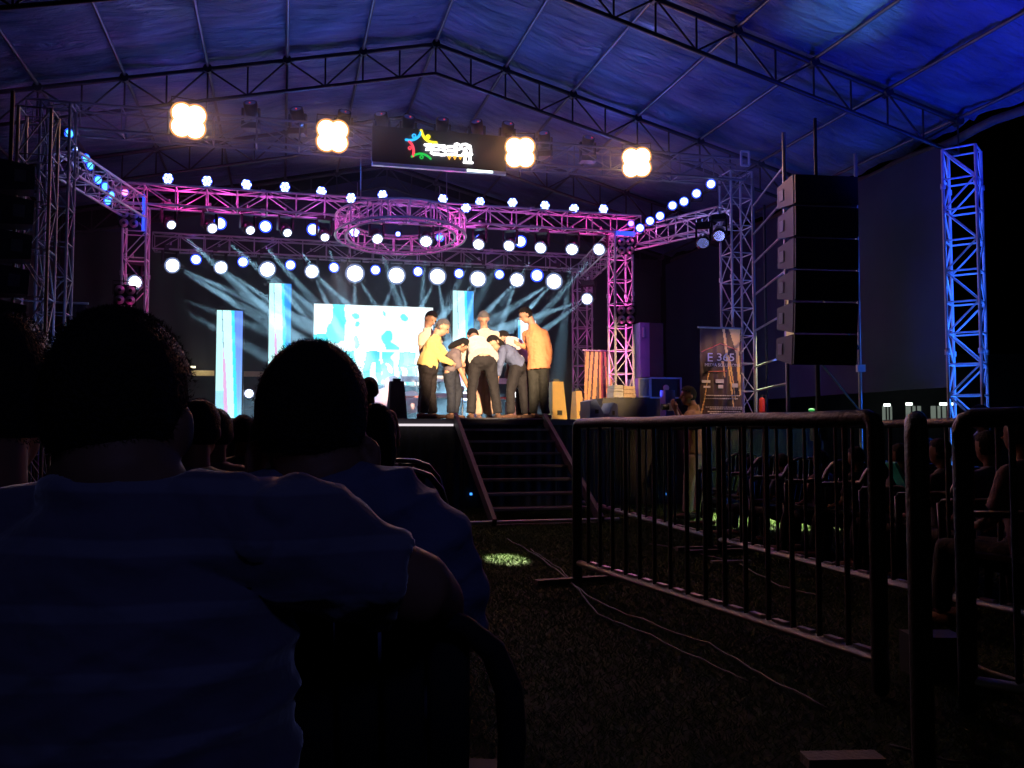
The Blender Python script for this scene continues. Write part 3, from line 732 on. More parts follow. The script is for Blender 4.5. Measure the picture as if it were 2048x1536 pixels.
# drum kit
dk = atv(772, 835, 15.6); dk.z = STZ
drum = prop('drum_kit', 'pink-lit drum kit below the big LED screen', 'drum kit', dk)
for (du, dz_, r_, l_, nm) in ((0, .30, .29, .4, 'bass_drum'), (-.3, .62, .14, .2, 'tom'), (.1, .66, .14, .2, 'tom'), (.42, .34, .2, .3, 'floor_tom')):
    q = dk + UX * du + ZX * dz_
    o = MB().tube([q + VX * l_ * .5, q - VX * l_ * .5], r_, 24).build(nm, M['drum'], drum, False)
    MB().tube([q - VX * (l_ * .5 + .01), q - VX * (l_ * .5 - .03)], r_ * 1.05, 24, cap=False).build('hoop', M['chrome'], o, True)
for du, dz_ in ((-.55, .95), (.55, 1.0), (.85, .8)):
    q = dk + UX * du
    o = MB().tube([q + VX * .1 , q + VX * .1 + ZX * dz_], .01, 6).build('cymbal_stand', M['chrome'], drum)
    MB().tube([q + VX * .1 + ZX * dz_, q + VX * .1 + ZX * (dz_ + .02)], [.18, .02], 20).build('cymbal', M['chrome'], o, True)
# keyboard + chairs on stage
kb = atv(908, 812, 14.6)
k0 = prop('keyboard_stand', 'keyboard on a steel stand behind the bending men', 'keyboard', Vector((kb.x, kb.y, STZ)))
zk = STZ + .42
MB().box(S(uv(kb)[0] , 14.6, zk), .9, .28, .07, ax).build('keyboard', M['wht'], k0)
for q in (-.35, .35):
    bar('leg', S(uv(kb)[0] + q, 14.5, STZ), S(uv(kb)[0] + q * .9, 14.7, zk - .035), .015, 'chrome', k0); bar('leg', S(uv(kb)[0] + q, 14.75, STZ), S(uv(kb)[0] + q * .9, 14.5, zk - .035), .015, 'chrome', k0)
def band_chair(px, V, label):
    u = uv(atv(px, 835, V))[0]
    r_ = prop('steel_chair', label, 'chair', S(u, V, STZ), 'steel chairs at the rear of the deck')
    MB().box(S(u, V, STZ + .42), .36, .36, .03, ax).build('seat', M['red'], r_)
    MB().box(S(u, V + .2, STZ + .74), .34, .02, .10, ax).build('backrest', M['wht'], r_)
    for i in (-1, 1):
        for j in (-1, 1): bar('leg', S(u + i * .18, V + j * .18, STZ), S(u + i * .18, V + j * .18, STZ + (.42 if j < 0 else .82)), .014, 'chrome', r_)
band_chair(880, 15.0, 'pink steel chair behind the legs of the man in yellow')
band_chair(825, 15.2, 'pink steel chair beside the drum kit')
band_chair(1010, 15.4, 'pink steel chair behind the blue-grey shirt')
for i, x in enumerate((800, 870, 925)):
    q = S(uv(atv(x, 835, 14.4))[0], 14.4, STZ)
    r_ = prop('microphone_stand', 'thin chrome microphone stand, %s from the left' % words[i], 'microphone stand', q, 'microphone stands')
    bar('pole', q, q + ZX * .5, .012, 'chrome', r_); MB().tube([q, q + ZX * .02], .12, 14).build('base', M['black'], r_); MB().ell(q + ZX * .53, .03, .03, .05).build('microphone', M['chrome'], r_, True)
q = S(uv(atv(1040, 835, 12.75))[0], 13.25, STZ)
MBX = MB().box(q + ZX * .14, .17, .14, .28, ax).build('small_box', M['maroon_shirt']); tag(MBX, 'small brown carton standing on deck behind the orange man', 'box')
# flight cases, wedges, speakers right of the stage
def case(name, label, cat, px0, px1, py0, py1, V, depth, m, trim=None, rot=0):
    a = uv(atv(px0, py0, V))[0]; b = uv(atv(px1, py0, V))[0]; z1 = atv(px0, py0, V).z; z0 = atv(px0, py1, V).z
    c = S((a + b) / 2, V + depth / 2, (z0 + z1) / 2); q = Quaternion(ZX, rot); axx = (q @ UX, q @ VX, ZX)
    root = prop(name, label, cat, Vector((c.x, c.y, z0)))
    MB().box(c, b - a, depth, z1 - z0, axx).build('cabinet', M[m], root)
    if trim:
        for (i, j) in ((-1, 0), (1, 0), (0, -1), (0, 1)):
            w_, h_ = ((.025, z1 - z0 + .012) if i else (b - a + .012 - .05, .025))
            MB().box(c + axx[0] * (i * ((b - a) / 2 - .0065)) + ZX * (j * ((z1 - z0) / 2 - .0065)) - axx[1] * (depth / 2 + .004), w_, .02, h_, axx).build('edge_trim', M[trim], root)
    return root, c, axx, (b - a), (z1 - z0)
M['case_black'] = mat('flight_case_black', (.03, .028, .03), .5, 0, .3, 10)
M['blue_cab'] = mat('speaker_side_blue_grey', (.10, .13, .30), .5, 0, .1)
M['sub_trim'] = mat('case_alu_edge', (.4, .4, .45), .35, .6)
case('flight_case', 'low black flight case with stacked cases on its top', 'case', 1205, 1292, 796, 841, 12.9, .5, 'case_black')
case('subwoofer', 'lower black subwoofer right of the pink tower', 'speaker', 1284, 1362, 797, 841, 13.3, .5, 'case_black')
r_, c_, a_, w_, h_ = case('subwoofer', 'upper black subwoofer with pale metal edges', 'speaker', 1300, 1362, 755, 796, 13.3, .5, 'case_black', 'sub_trim')
MB().tube([c_ - a_[1] * .26, c_ - a_[1] * .275], .05, 16).build('badge', M['wht'], r_)
case('subwoofer', 'narrow blue-sided cabinet with pale blue edges left of the subwoofer', 'speaker', 1277, 1299, 756, 794, 13.2, .5, 'blue_cab', 'sub_trim')
r_, c_, a_, w_, h_ = case('speaker_cabinet', 'tall blue-sided loudspeaker standing behind the right pink tower', 'speaker', 1280, 1299, 645, 754, 13.4, .3, 'blue_cab')
MB().box(c_ - a_[1] * .155 - a_[0] * .03 + ZX * (h_ * .32), .03, .02, .16, a_).build('handle_plate', M['sub_trim'], r_)
case('speaker_cabinet', 'tall black loudspeaker beside the blue-sided one', 'speaker', 1300, 1326, 646, 754, 13.4, .3, 'case_black')
case('speaker_cabinet', 'slim grey cabinet in front of the photographer', 'speaker', 1331, 1350, 780, 842, 12.4, .2, 'blue_cab')
for i, (x0, x1, y0, y1) in enumerate([(1229, 1246, 770, 776), (1228, 1247, 777, 783), (1227, 1247, 784, 795), (1248, 1270, 772, 779), (1248, 1271, 780, 787), (1248, 1272, 788, 795)]):
    case('amplifier_case', ['topmost', 'middle', 'lowest'][i % 3] + ' small flat case of the %s stack on the low flight case' % ('left' if i < 3 else 'right'), 'case', x0, x1, y0, y1, 12.95, .3, 'speaker_cone' if i < 3 else 'khaki_trousers', None, 0)
# wedge monitors
def wedge(px0, px1, py0, V, m, label, flip=1):
    a = uv(atv(px0, 838, V))[0]; b = uv(atv(px1, 838, V))[0]; zt = atv(px0, py0, V).z; z0 = STZ
    prof = [(a, z0), (b, z0), (b, z0 + (zt - z0) * .35), (a + (b - a) * .45, zt), (a, zt * .9 + z0 * .1)]
    if flip < 0: prof = [(a + b - x, z) for x, z in prof][::-1]
    n_ = len(prof); vs = [S(x, V, z) for x, z in prof] + [S(x, V + .45, z) for x, z in prof]
    fs = [tuple(range(n_)), tuple(range(2 * n_ - 1, n_ - 1, -1))] + [(i, i + n_, (i + 1) % n_ + n_, (i + 1) % n_) for i in range(n_)]
    root = prop('monitor_wedge', label, 'speaker', S((a + b) / 2, V, z0), 'wedge monitors on the deck')
    MB().add(vs, fs).build('cabinet', M[m], root)
    MB().box(S(a * .5 + b * .5, V - .005, z0 + (zt - z0) * .4), (b - a) * .25, .012, .06, ax).build('handle', M['black'], root)
wedge(1180, 1207, 798, 12.5, 'blue_cab', 'blue-grey wedge monitor left of the flight case')
wedge(1218, 1236, 805, 12.4, 'blue_cab', 'pale blue wedge monitor in front of the flight case', -1)
# fire extinguisher
q = at(1524, 824, 12.4); q.z = STZ - .0
fe = prop('fire_extinguisher', 'red fire extinguisher cylinder standing on the wing deck', 'fire extinguisher', q)
MB().tube([q, q + ZX * .26], .045, 14, rnd=True).build('cylinder', M['red'], fe, True)
MB().tube([q + ZX * .29, q + ZX * .34], .015, 8).build('valve', M['black'], fe); MB().tube([q + ZX * .33, q + ZX * .33 + UX * .06, q + ZX * .2 + UX * .065], .008, 6).build('hose', M['black'], fe)

# ---------------- banners (flex sheets with gold streaks and text)
def banner(px0, px1, py0, py1, V, label, gold, rodx=None, text=True, seed=0):
    a = uv(atv(px0, py0, V))[0]; b = uv(atv(px1, py0, V))[0]; z1 = atv(px0, py0, V).z; z0 = atv(px0, py1, V).z
    z0 = max(z0, STZ + .02)
    W_, H_ = b - a, z1 - z0
    root = empty('pull_up_banner', S((a + b) / 2, V, z0), label, 'banner', 'dark maroon standing banners')
    nx, ny = 60, 60; vs = []; fs = []; cols = []
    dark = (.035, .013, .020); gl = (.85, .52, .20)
    for j in range(ny + 1):
        for i in range(nx + 1):
            x = i / nx; y = j / ny
            vs.append(S(a + W_ * x, V - .012 * math.sin(x * 26 + (y - .5) * 9 * (x - .5) + seed) * (.3 + y * .7), z1 - H_ * y))
    for j in range(ny):
        for i in range(nx):
            k = j * (nx + 1) + i; fs.append((k, k + nx + 1, k + nx + 2, k + 1))
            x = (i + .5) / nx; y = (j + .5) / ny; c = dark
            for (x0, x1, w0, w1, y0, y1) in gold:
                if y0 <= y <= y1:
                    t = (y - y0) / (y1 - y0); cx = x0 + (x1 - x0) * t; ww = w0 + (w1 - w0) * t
                    if abs(x - cx) < ww: c = gl  # gold streak set into the sheet colour
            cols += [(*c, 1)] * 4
    me = MB().add(vs, fs).mesh('printed_sheet'); ca = me.color_attributes.new('Col', 'FLOAT_COLOR', 'CORNER')
    ca.data.foreach_set('color', np.array(cols, dtype=np.float32).ravel()); me.polygons.foreach_set('use_smooth', [True] * len(me.polygons))
    link('printed_sheet', me, M['bprint'], root)
    rx0 = rodx if rodx is not None else a - .03
    MB().tube([S(rx0, V - .01, z1 + .01), S(b + .03, V - .01, z1 + .01)], .014, 8).build('top_rod', M['steel_gal'], root)
    MB().box(S((a + b) / 2, V, z0 - .005), W_ + .04, .12, .05, ax).build('base', M['chrome'], root)
    if text:
        def txt(s, size, x, y, m, name='lettering'):
            cu = bpy.data.curves.new(name, 'FONT'); cu.body = s; cu.size = size; cu.align_x = 'CENTER'; cu.extrude = .0015; cu.resolution_u = 3
            to = bpy.data.objects.new(name, cu); C.objects.link(to)
            me = bpy.data.meshes.new_from_object(to.evaluated_get(bpy.context.evaluated_depsgraph_get())); bpy.data.objects.remove(to)
            o = bpy.data.objects.new(name, me); C.objects.link(o); me.materials.clear(); me.materials.append(m)
            o.parent = root; o.location = S(a + W_ * x, V - .03, z1 - H_ * y) - root.location
            o.rotation_euler = (R(90), 0, TH); return o
        txt('E', .17 * W_ / .62, .22, .375, M['b_blue']).scale.x = 1.1
        txt('365', .15 * W_ / .62, .60, .365, M['b_white']).scale.x = 1.25
        txt('MEDIA SOLUTIONS', .062 * W_ / .62, .52, .43, M['b_white'])
        for k_, (yy, s_) in enumerate(((.545, 'EVENTS'), )): pass
        mb = MB()
        for (p0, p1) in (((.02, .27), (.48, .17)), ((.48, .17), (.88, .24)), ((.18, .49), (.62, .48))):
            mb.tube([S(a + W_ * p0[0], V - .03, z1 - H_ * p0[1]), S(a + W_ * p1[0], V - .03, z1 - H_ * p1[1])], .006, 6)
        mb.build('roof_line_logo', M['b_red'], root)
        for (x, y, ww, hh) in ((.12, .60, .10, .03), (.14, .66, .08, .022), (.45, .595, .10, .045), (.47, .655, .06, .04), (.82, .64, .07, .045)):
            MB().box(S(a + W_ * x, V - .03, z1 - H_ * y), W_ * ww * 2, .004, H_ * hh, ax).build('partner_logo', M['b_white'], root)
        for y, x0_, x1_ in ((.755, .12, .95), (.79, .10, .92), (.885, .1, .98), (.905, .2, .98), (.935, .15, .98), (.955, .2, .9)):
            mb = MB(); x = x0_
            while x < x1_ - .03:
                l_ = random.uniform(.02, .06); mb.box(S(a + W_ * (x + l_ / 2), V - .03, z1 - H_ * y), W_ * l_, .003, .011, ax); x += l_ + .012
            mb.build('text_line', M['b_white'], root)
    return root
M['bprint'] = vcol_mat('banner_print', 0, .5)
M['b_blue'] = mat('print_blue', (.35, .38, .85), .5); M['b_white'] = mat('print_white', (.6, .55, .62), .5); M['b_red'] = mat('print_red', (.45, .08, .10), .5)
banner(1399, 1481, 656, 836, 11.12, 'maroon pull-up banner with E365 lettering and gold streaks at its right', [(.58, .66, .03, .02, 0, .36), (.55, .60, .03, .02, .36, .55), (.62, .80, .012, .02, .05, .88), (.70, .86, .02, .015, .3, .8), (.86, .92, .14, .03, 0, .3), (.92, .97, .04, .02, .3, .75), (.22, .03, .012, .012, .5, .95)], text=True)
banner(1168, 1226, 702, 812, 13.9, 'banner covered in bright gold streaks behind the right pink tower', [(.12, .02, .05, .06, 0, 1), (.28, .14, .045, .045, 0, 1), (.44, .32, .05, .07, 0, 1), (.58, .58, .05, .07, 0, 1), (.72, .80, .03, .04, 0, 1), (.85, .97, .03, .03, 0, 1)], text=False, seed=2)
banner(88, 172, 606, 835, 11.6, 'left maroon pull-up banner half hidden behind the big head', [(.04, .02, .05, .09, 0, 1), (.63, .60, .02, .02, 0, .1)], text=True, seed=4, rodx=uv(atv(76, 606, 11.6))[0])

# ---------------- line arrays and scaffolding at right
def line_array(cx, cy, z_top, n_, w_, dpt, hh, rotz, label, curve=2.2):
    root = empty('line_array_speaker', Vector((cx, cy, z_top)), label, 'speaker')
    q = Quaternion(ZX, rotz); X = q @ Vector((1, 0, 0)); Y = q @ Vector((0, 1, 0))
    p = Vector((cx, cy, z_top)); ang = 0
    for k in range(n_):
        qa = Quaternion(X, R(-ang)); Yk = qa @ Y; Zk = qa @ ZX
        c = p - Zk * hh / 2
        f0 = c - Yk * dpt / 2; b0 = c + Yk * dpt / 2
        vs = [f0 + X * (s * w_ / 2) + Zk * (t * hh * .48) for t in (-1, 1) for s in (-1, 1)] + [b0 + X * (s * w_ / 2) + Zk * (t * hh * .34) for t in (-1, 1) for s in (-1, 1)]
        o = MB().add(vs, [(0, 1, 3, 2), (4, 6, 7, 5), (0, 4, 5, 1), (2, 3, 7, 6), (0, 2, 6, 4), (1, 5, 7, 3)]).build('cabinet', M['array_box'], root)
        MB().box(f0 - Yk * .02, w_ * .98, .035, hh * .9, (X, Yk, Zk)).build('grille', M['black'], o)
        for s in (-1, 1): MB().box(c + X * s * (w_ / 2 + .004) + Yk * dpt * .2, .012, .1, hh * .35, (X, Yk, Zk)).build('handle', M['array_handle'], o)
        p = p - Zk * hh; ang += curve
    bar('hanging_bar', Vector((cx, cy, z_top)), Vector((cx, cy, z_top + .7)), .02, 'black', root)
    return root
la = at(1630, 430, 9.8)
line_array(la.x + .02, la.y, 3.86, 6, .74, .40, .345, R(8), 'big black hanging line array speaker right of the scaffold', -1.2)
la2 = at(18, 430, 8.6)
line_array(la2.x, la2.y, 3.7, 6, .3, .42, .34, R(-60), 'narrow blue-lit line array speaker at the left edge', 1.0)
sc_ = at(1543, 850, 11.6)
scf = empty('scaffold', Vector((sc_.x, sc_.y, 0)), 'tube scaffold with level rails between the outer tower and the speaker array', 'scaffold')
def P(px, py, d): return at(px, py, d)
pA = at(1512, 850, 12.3); pB = at(1577, 850, 10.4); pC = at(1722, 850, 11.2)
for q in (pA, pB, pC): bar('upright', Vector((q.x, q.y, 0)), Vector((q.x, q.y, 4.6)), .024, 'steel_gal', scf)
q2 = at(1535, 850, 13.0); bar('upright', Vector((q2.x, q2.y, 0)), Vector((q2.x, q2.y, 4.4)), .02, 'steel_dark', scf)
for z in (1.25, 1.62, 1.95, 2.45, 2.95, 3.4, 3.8, 4.2):
    bar('rail', Vector((pA.x, pA.y, z)), Vector((pB.x, pB.y, z)), .014, 'steel_gal', scf)
for z in (2.1, 2.9, 3.4, 3.9): bar('rail', Vector((pC.x, pC.y, z)), Vector((pB.x + .2, pB.y, z - .05)), .012, 'steel_dark', scf)
for z0, z1 in ((1.3, 2.1), (2.1, 2.9), (2.9, 3.4)): bar('diagonal', Vector((pC.x, pC.y, z0)), Vector((pB.x + .2, pB.y, z1)), .012, 'steel_dark', scf)
for z in (1.95, 2.2, 2.85, 3.6): MB().box(Vector((pB.x + .02, pB.y - .02, z)), .09, .06, .06).build('clamp', M['wht'], scf)
MB().box(Vector((pC.x, pC.y - .03, 1.85)), .1, .06, .09).build('clamp', M['wht'], scf)
stn = at(1637, 850, 10.3)
ls = empty('lifting_stand', Vector((stn.x, stn.y, 0)), 'black lifting stand under the hanging speaker array', 'stand')
bar('mast', Vector((stn.x, stn.y, .1)), Vector((stn.x, stn.y, 1.9)), .03, 'black', ls)
MB().box(Vector((stn.x, stn.y, 1.12)), .16, .12, .34).build('winch', M['black'], ls)
for a0 in (0, 2.1, 4.2): bar('leg', Vector((stn.x, stn.y, .5)), Vector((stn.x + .5 * math.cos(a0), stn.y + .5 * math.sin(a0), .02)), .02, 'black', ls)
for i, (x, y, mm) in enumerate(((1597, 833, 'E_green'), (1623, 820, 'E_green'))):
    tag(MB().ell(at(x, y, 11.5), .04, .03, .022).build('indicator_light', M[mm], None, True), 'small green light glowing beneath the speaker array, ' + ('left one' if i == 0 else 'right one'), 'light', 'green indicator lights')
# far building with lit windows at right
fb = empty('far_building', at(1835, 860, 24) * 1.0, 'dark low building with three lit windows beyond the side wall', 'building')
q = at(1850, 850, 24)
M['dark_wall'] = mat('dark_plaster', (.05, .05, .05), .9)
MB().box(Vector((q.x, q.y + 2, 1.6)), 14, 3, 3.2).build('wall', M['dark_wall'], fb)
M['winglow'] = emis('lit_window', (.35, .42, .36), .35, True)
for (x0, x1, y0, y1) in ((1765, 1784, 812, 850), (1812, 1842, 812, 850), (1862, 1892, 812, 850)):
    a = at(x0, y0, 23.4); b = at(x1, y1, 23.4)
    o = MB().box((a + b) / 2, b.x - a.x, .05, a.z - b.z).build('window', M['winglow'], fb)
    for k in (.33, .66): MB().box(Vector((a.x + (b.x - a.x) * k, a.y - .04, (a.z + b.z) / 2)), .03, .03, a.z - b.z).build('mullion', M['black'], o)
for (x0, x1, y) in ((1768, 1780, 810), (1812, 1824, 808), (1880, 1912, 808)):
    a = at(x0, y, 23.2); b = at(x1, y, 23.2); MB().box((a + b) / 2, b.x - a.x, .06, .07).build('tube_lamp', M['E_tube'], fb)

# ================================================================== PEOPLE
def remesh(mb, name, m, parent, vox, smooth=4, noise_amp=0, nscale=8, extra=None):
    me = mb.mesh(name); o = bpy.data.objects.new(name, me); C.objects.link(o)
    r_ = o.modifiers.new('r', 'REMESH'); r_.mode = 'VOXEL'; r_.voxel_size = vox; r_.use_smooth_shade = True
    s_ = o.modifiers.new('s', 'SMOOTH'); s_.factor = .5; s_.iterations = smooth
    dg = bpy.context.evaluated_depsgraph_get(); ev = o.evaluated_get(dg); m2 = bpy.data.meshes.new_from_object(ev)
    bpy.data.objects.remove(o)
    if noise_amp:
        n_ = len(m2.vertices); co = np.zeros(n_ * 3); m2.vertices.foreach_get('co', co); co = co.reshape(-1, 3)
        nn = np.zeros(n_ * 3); m2.vertices.foreach_get('normal', nn); nn = nn.reshape(-1, 3)
        d = np.array([noise.noise(Vector((c[0] * nscale, c[1] * nscale, c[2] * nscale * .6))) + .5 * noise.noise(Vector(c) * nscale * 2.3) for c in co]) * noise_amp
        if extra: d = d + np.array([extra(c) for c in co])
        m2.vertices.foreach_set('co', (co + nn * d[:, None]).ravel()); m2.update()
    if m2.polygons and len(m2.polygons) > 0: pass
    return link(name, m2, m, parent, True)
def lerp(a, b, t): return a + (b - a) * t
def face_axes(f, up):
    f = Vector(f).normalized(); s = f.cross(Vector(up)).normalized(); u = s.cross(f); return s, f, u
def add_head(mb, c, f, up, s=1.0):
    X, Y, Z = face_axes(f, up); A = (X, Y, Z)
    mb.ell(c + Z * .02 * s, .076 * s, .094 * s, .098 * s, A, 20, 14)
    mb.ell(c + Z * -.045 * s + Y * .022 * s, .058 * s, .068 * s, .072 * s, A)       # jaw
    mb.ell(c + Z * -.088 * s + Y * .055 * s, .024 * s, .024 * s, .022 * s, A, 10, 8)  # chin
    mb.tube([c + Y * .092 * s + Z * .015 * s, c + Y * .112 * s - Z * .022 * s], [.009 * s, .015 * s], 8, rnd=True)  # nose
    mb.ell(c + Y * .086 * s - Z * .052 * s, .024 * s, .012 * s, .009 * s, A, 10, 8)   # lips
    mb.ell(c + Y * .08 * s + Z * .035 * s, .05 * s, .016 * s, .009 * s, A, 12, 8)     # brow
    for q in (-1, 1):
        mb.ell(c + X * q * .08 * s - Y * .008 * s - Z * .008 * s, .012 * s, .021 * s, .034 * s, A, 10, 8)  # ear
def add_eyes(parent, c, f, up, s, m1='black'):
    X, Y, Z = face_axes(f, up); mb = MB()
    for q in (-1, 1): mb.ell(c + X * q * .031 * s + Y * .083 * s + Z * .012 * s, .012 * s, .010 * s, .007 * s, (X, Y, Z), 8, 6)
    mb.build('eyes', M['hair'], parent, True)
def hair(parent, c, f, up, s, m, style='short', strands=0, seed=1):
    X, Y, Z = face_axes(f, up); mb = MB().ell((0, 0, .02), .087, .106, .112, None, 40, 26)
    vs = []; keep = []
    for v in mb.v:
        x, y, z = v; k = 1 + .018 * noise.noise(Vector(v) * 22 + Vector((seed, 0, 0))) + .010 * noise.noise(Vector(v) * 80)
        low = -.055 if style == 'short' else (-.045 if style == 'crop' else -.075)
        ok = (z > .052 + .25 * max(0, y - .03)) or (y < .012 and z > low - .0) or (y < .045 and z > .035)
        if style == 'crop': k = 1 + (k - 1) * .35
        if style == 'long': ok = ok or (y < .02)
        keep.append(ok); vs.append(c + (X * x + Y * y + Z * z) * s * k)
    fs = [f_ for f_ in mb.f if all(keep[i] for i in f_)]
    o = MB(); o.add(vs, fs)
    if style == 'long': o.ell(c - Z * .07 * s - Y * .05 * s, .085 * s, .06 * s, .15 * s, (X, Y, Z), 16, 10)
    if style == 'bun': o.ell(c - Y * .10 * s + Z * .0 * s, .045 * s, .04 * s, .045 * s, (X, Y, Z), 14, 10)
    if strands:
        rs = random.Random(seed); base = [v for v, k in zip(vs, keep) if k]
        for _ in range(strands):
            v = rs.choice(base); p = v + Vector((rs.gauss(0, .006), rs.gauss(0, .006), rs.gauss(0, .006))) * s
            nn = (p - c).normalized(); dr = (nn + Vector((rs.gauss(0, .6), rs.gauss(0, .6), rs.gauss(0, .6) - .3))).normalized()
            t = dr.orthogonal().normalized() * .0006 * s; L = (.003 + rs.random() * .006) * s
            q = c + nn * ((v - c).length * .995)
            o.add([q - t, q + t, q + dr * L], [(0, 1, 2)])
    return o.build('hair', m, parent, True)
def add_hand(mb, w_, fw, pn, s=1.0, curl=.5):
    """palm at wrist w_, fingers toward fw, palm normal pn"""
    fw = Vector(fw).normalized(); pn = (Vector(pn) - fw * Vector(pn).dot(fw)).normalized(); sd = fw.cross(pn)
    mb.tube([w_, w_ + fw * .05 * s, w_ + fw * .085 * s], [(.026 * s, .018 * s), (.040 * s, .016 * s), (.038 * s, .013 * s)], 10, side=sd, rnd=True)
    for i, L in enumerate((.072, .08, .075, .058)):
        b = w_ + fw * .085 * s + sd * ((i - 1.5) * .019 * s)
        m1 = b + (fw + pn * curl * .5).normalized() * L * .5 * s; m2 = m1 + (fw * (1 - curl * .6) + pn * curl).normalized() * L * .5 * s
        mb.tube([b, m1, m2], [.0088 * s, .008 * s, .0068 * s], 6, rnd=True)
    b = w_ + fw * .03 * s - sd * .028 * s
    mb.tube([b, b - sd * .022 * s + fw * .03 * s + pn * .01 * s, b - sd * .022 * s + fw * .058 * s + pn * .02 * s], [.012 * s, .010 * s, .008 * s], 6, rnd=True)
def person(label, J, shirt='white_shirt', trousers='dark_trousers', skin='skin', hairm='hair', style='short', sleeve=.45, s=1.0, vox=.014, strands=0, group=None, fat=1.0, hem=.0, legs=True, face=None, up=None, name='person', fold=.011, curl=.5, seed=1, shoes=True, collar=True):
    """J: head, neck, shL, shR, elL, elR, haL, haR, chest, pelvis, hipL, hipR, knL, knR, anL, anR (world points)"""
    root = empty(name, J['anL'].copy() if legs else J['pelvis'].copy(), label, 'person', group)
    f = Vector(face); upv = Vector(up) if up is not None else (J['head'] - J['neck']).normalized() + ZX * .3
    sh = (J['shR'] - J['shL']); side = sh.normalized()
    ch = J.get('chest', lerp(J['neck'], J['pelvis'], .33)); wa = lerp(ch, J['pelvis'], .6); shp = (J['pelvis'] - ch).length
    body = MB()
    add_head(body, J['head'], f, upv, s)
    X, Y, Z = face_axes(f, upv)
    body.tube([J['head'] - Z * .05 * s - Y * .03 * s, J['neck'] + (J['neck'] - ch).normalized() * -.02], [.052 * s, .058 * s], 12, side=side, rnd=True)
    T = [J['neck'] , lerp(J['neck'], ch, .5), ch, wa, J['pelvis']]
    RT = [(.07, .06), (.155, .095), (.165, .11), (.145 * fat, .105 * fat), (.16 * fat, .11 * fat)]
    body.tube(T, [(a * s * .86, b * s * .86) for a, b in RT], 16, side=side, rnd=True)
    for a, b, c in (('shL', 'elL', 'haL'), ('shR', 'elR', 'haR')):
        A_, B_, C_ = J[a], J[b], J[c]
        body.tube([A_, lerp(A_, B_, .5), B_, lerp(B_, C_, .35), C_], [.052 * s, .045 * s, .038 * s, .038 * s, .026 * s], 10, rnd=True)
        fw = (C_ - B_).normalized(); add_hand(body, C_, fw, (ch - C_), s, curl)
    if legs:
        for a, b, c in (('hipL', 'knL', 'anL'), ('hipR', 'knR', 'anR')):
            body.tube([J[a], J[b], lerp(J[b], J[c], .3), J[c]], [.08 * s, .055 * s, .056 * s, .038 * s], 10, rnd=True)
    remesh(body, 'body', M[skin], root, vox * .8, 2)
    add_eyes(root, J['head'], f, upv, s)
    hair(root, J['head'], f, upv, s, M[hairm], style, strands, seed)
    # shirt
    sb = MB(); k = 1.10
    nb = lerp(J['neck'], ch, .08)
    tp = [nb, lerp(J['neck'], ch, .45), ch, wa, J['pelvis'] + (J['pelvis'] - wa).normalized() * (hem + .02)]
    sb.tube(tp, [(.075 * s, .07 * s), (.158 * s, .105 * s), (.176 * s, .125 * s), (.162 * s * fat, .125 * s * fat), ((.178 + hem * .4) * s * fat, (.13 + hem * .5) * s * fat)], 18, side=side)
    sb.tube([J['shL'] - side * .0, lerp(J['shL'], J['shR'], .5) + (J['neck'] - ch).normalized() * .02, J['shR']], [.066 * s, .08 * s, .066 * s], 12, rnd=True)
    if collar:
        sb.tube([nb + (J['neck'] - ch).normalized() * .0, J['neck'] + (J['neck'] - ch).normalized() * .025], [.078 * s, .064 * s], 12, side=side)
    for a, b, c in (('shL', 'elL', 'haL'), ('shR', 'elR', 'haR')):
        A_, B_, C_ = J[a], J[b], J[c]
        if sleeve <= .6: sb.tube([A_, lerp(A_, B_, sleeve * 1.6)], [.068 * s, .062 * s], 12, rnd=False)
        else: sb.tube([A_, lerp(A_, B_, .5), B_, lerp(B_, C_, (sleeve - .6) / .4)], [.066 * s, .058 * s, .052 * s, .04 * s], 12)
    remesh(sb, 'shirt', M[shirt], root, vox, 3, fold * s, 14)
    if legs:
        tb = MB()
        tb.tube([lerp(J['pelvis'], wa, .65), lerp(J['hipL'], J['hipR'], .5)], [(.162 * s * fat, .12 * s * fat), (.168 * s * fat, .125 * s * fat)], 16, side=side, rnd=True)
        for a, b, c in (('hipL', 'knL', 'anL'), ('hipR', 'knR', 'anR')):
            tb.tube([J[a], lerp(J[a], J[b], .5), J[b], lerp(J[b], J[c], .5), J[c] + ZX * .0], [.098 * s, .088 * s, .072 * s, .07 * s, .066 * s], 12, rnd=False)
        remesh(tb, 'trousers', M[trousers], root, vox, 3, fold * s, 12)
        if shoes:
            ff = Vector((f.x, f.y, 0)); ff = ff.normalized() if ff.length > .01 else VX
            for a in ('anL', 'anR'):
                q = J[a].copy(); q.z -= .05
                MB().tube([q - ff * .05, q + ff * .06, q + ff * .17], [(.04 * s, .045 * s), (.046 * s, .035 * s), (.038 * s, .02 * s)], 12, side=ff.cross(ZX), rnd=True).build('shoe', M['shoe_leather'], root, True)
    return root
def JV(V, spec):
    """joints from (px, py, dv)"""
    d = {}
    for k_, v_ in spec.items():
        px, py = v_[0], v_[1]; dv = v_[2] if len(v_) > 2 else 0
        d[k_] = atv(px, py, V + dv)
    for k_ in ('anL', 'anR'): d[k_].z = STZ + .09
    return d
PV = 12.55
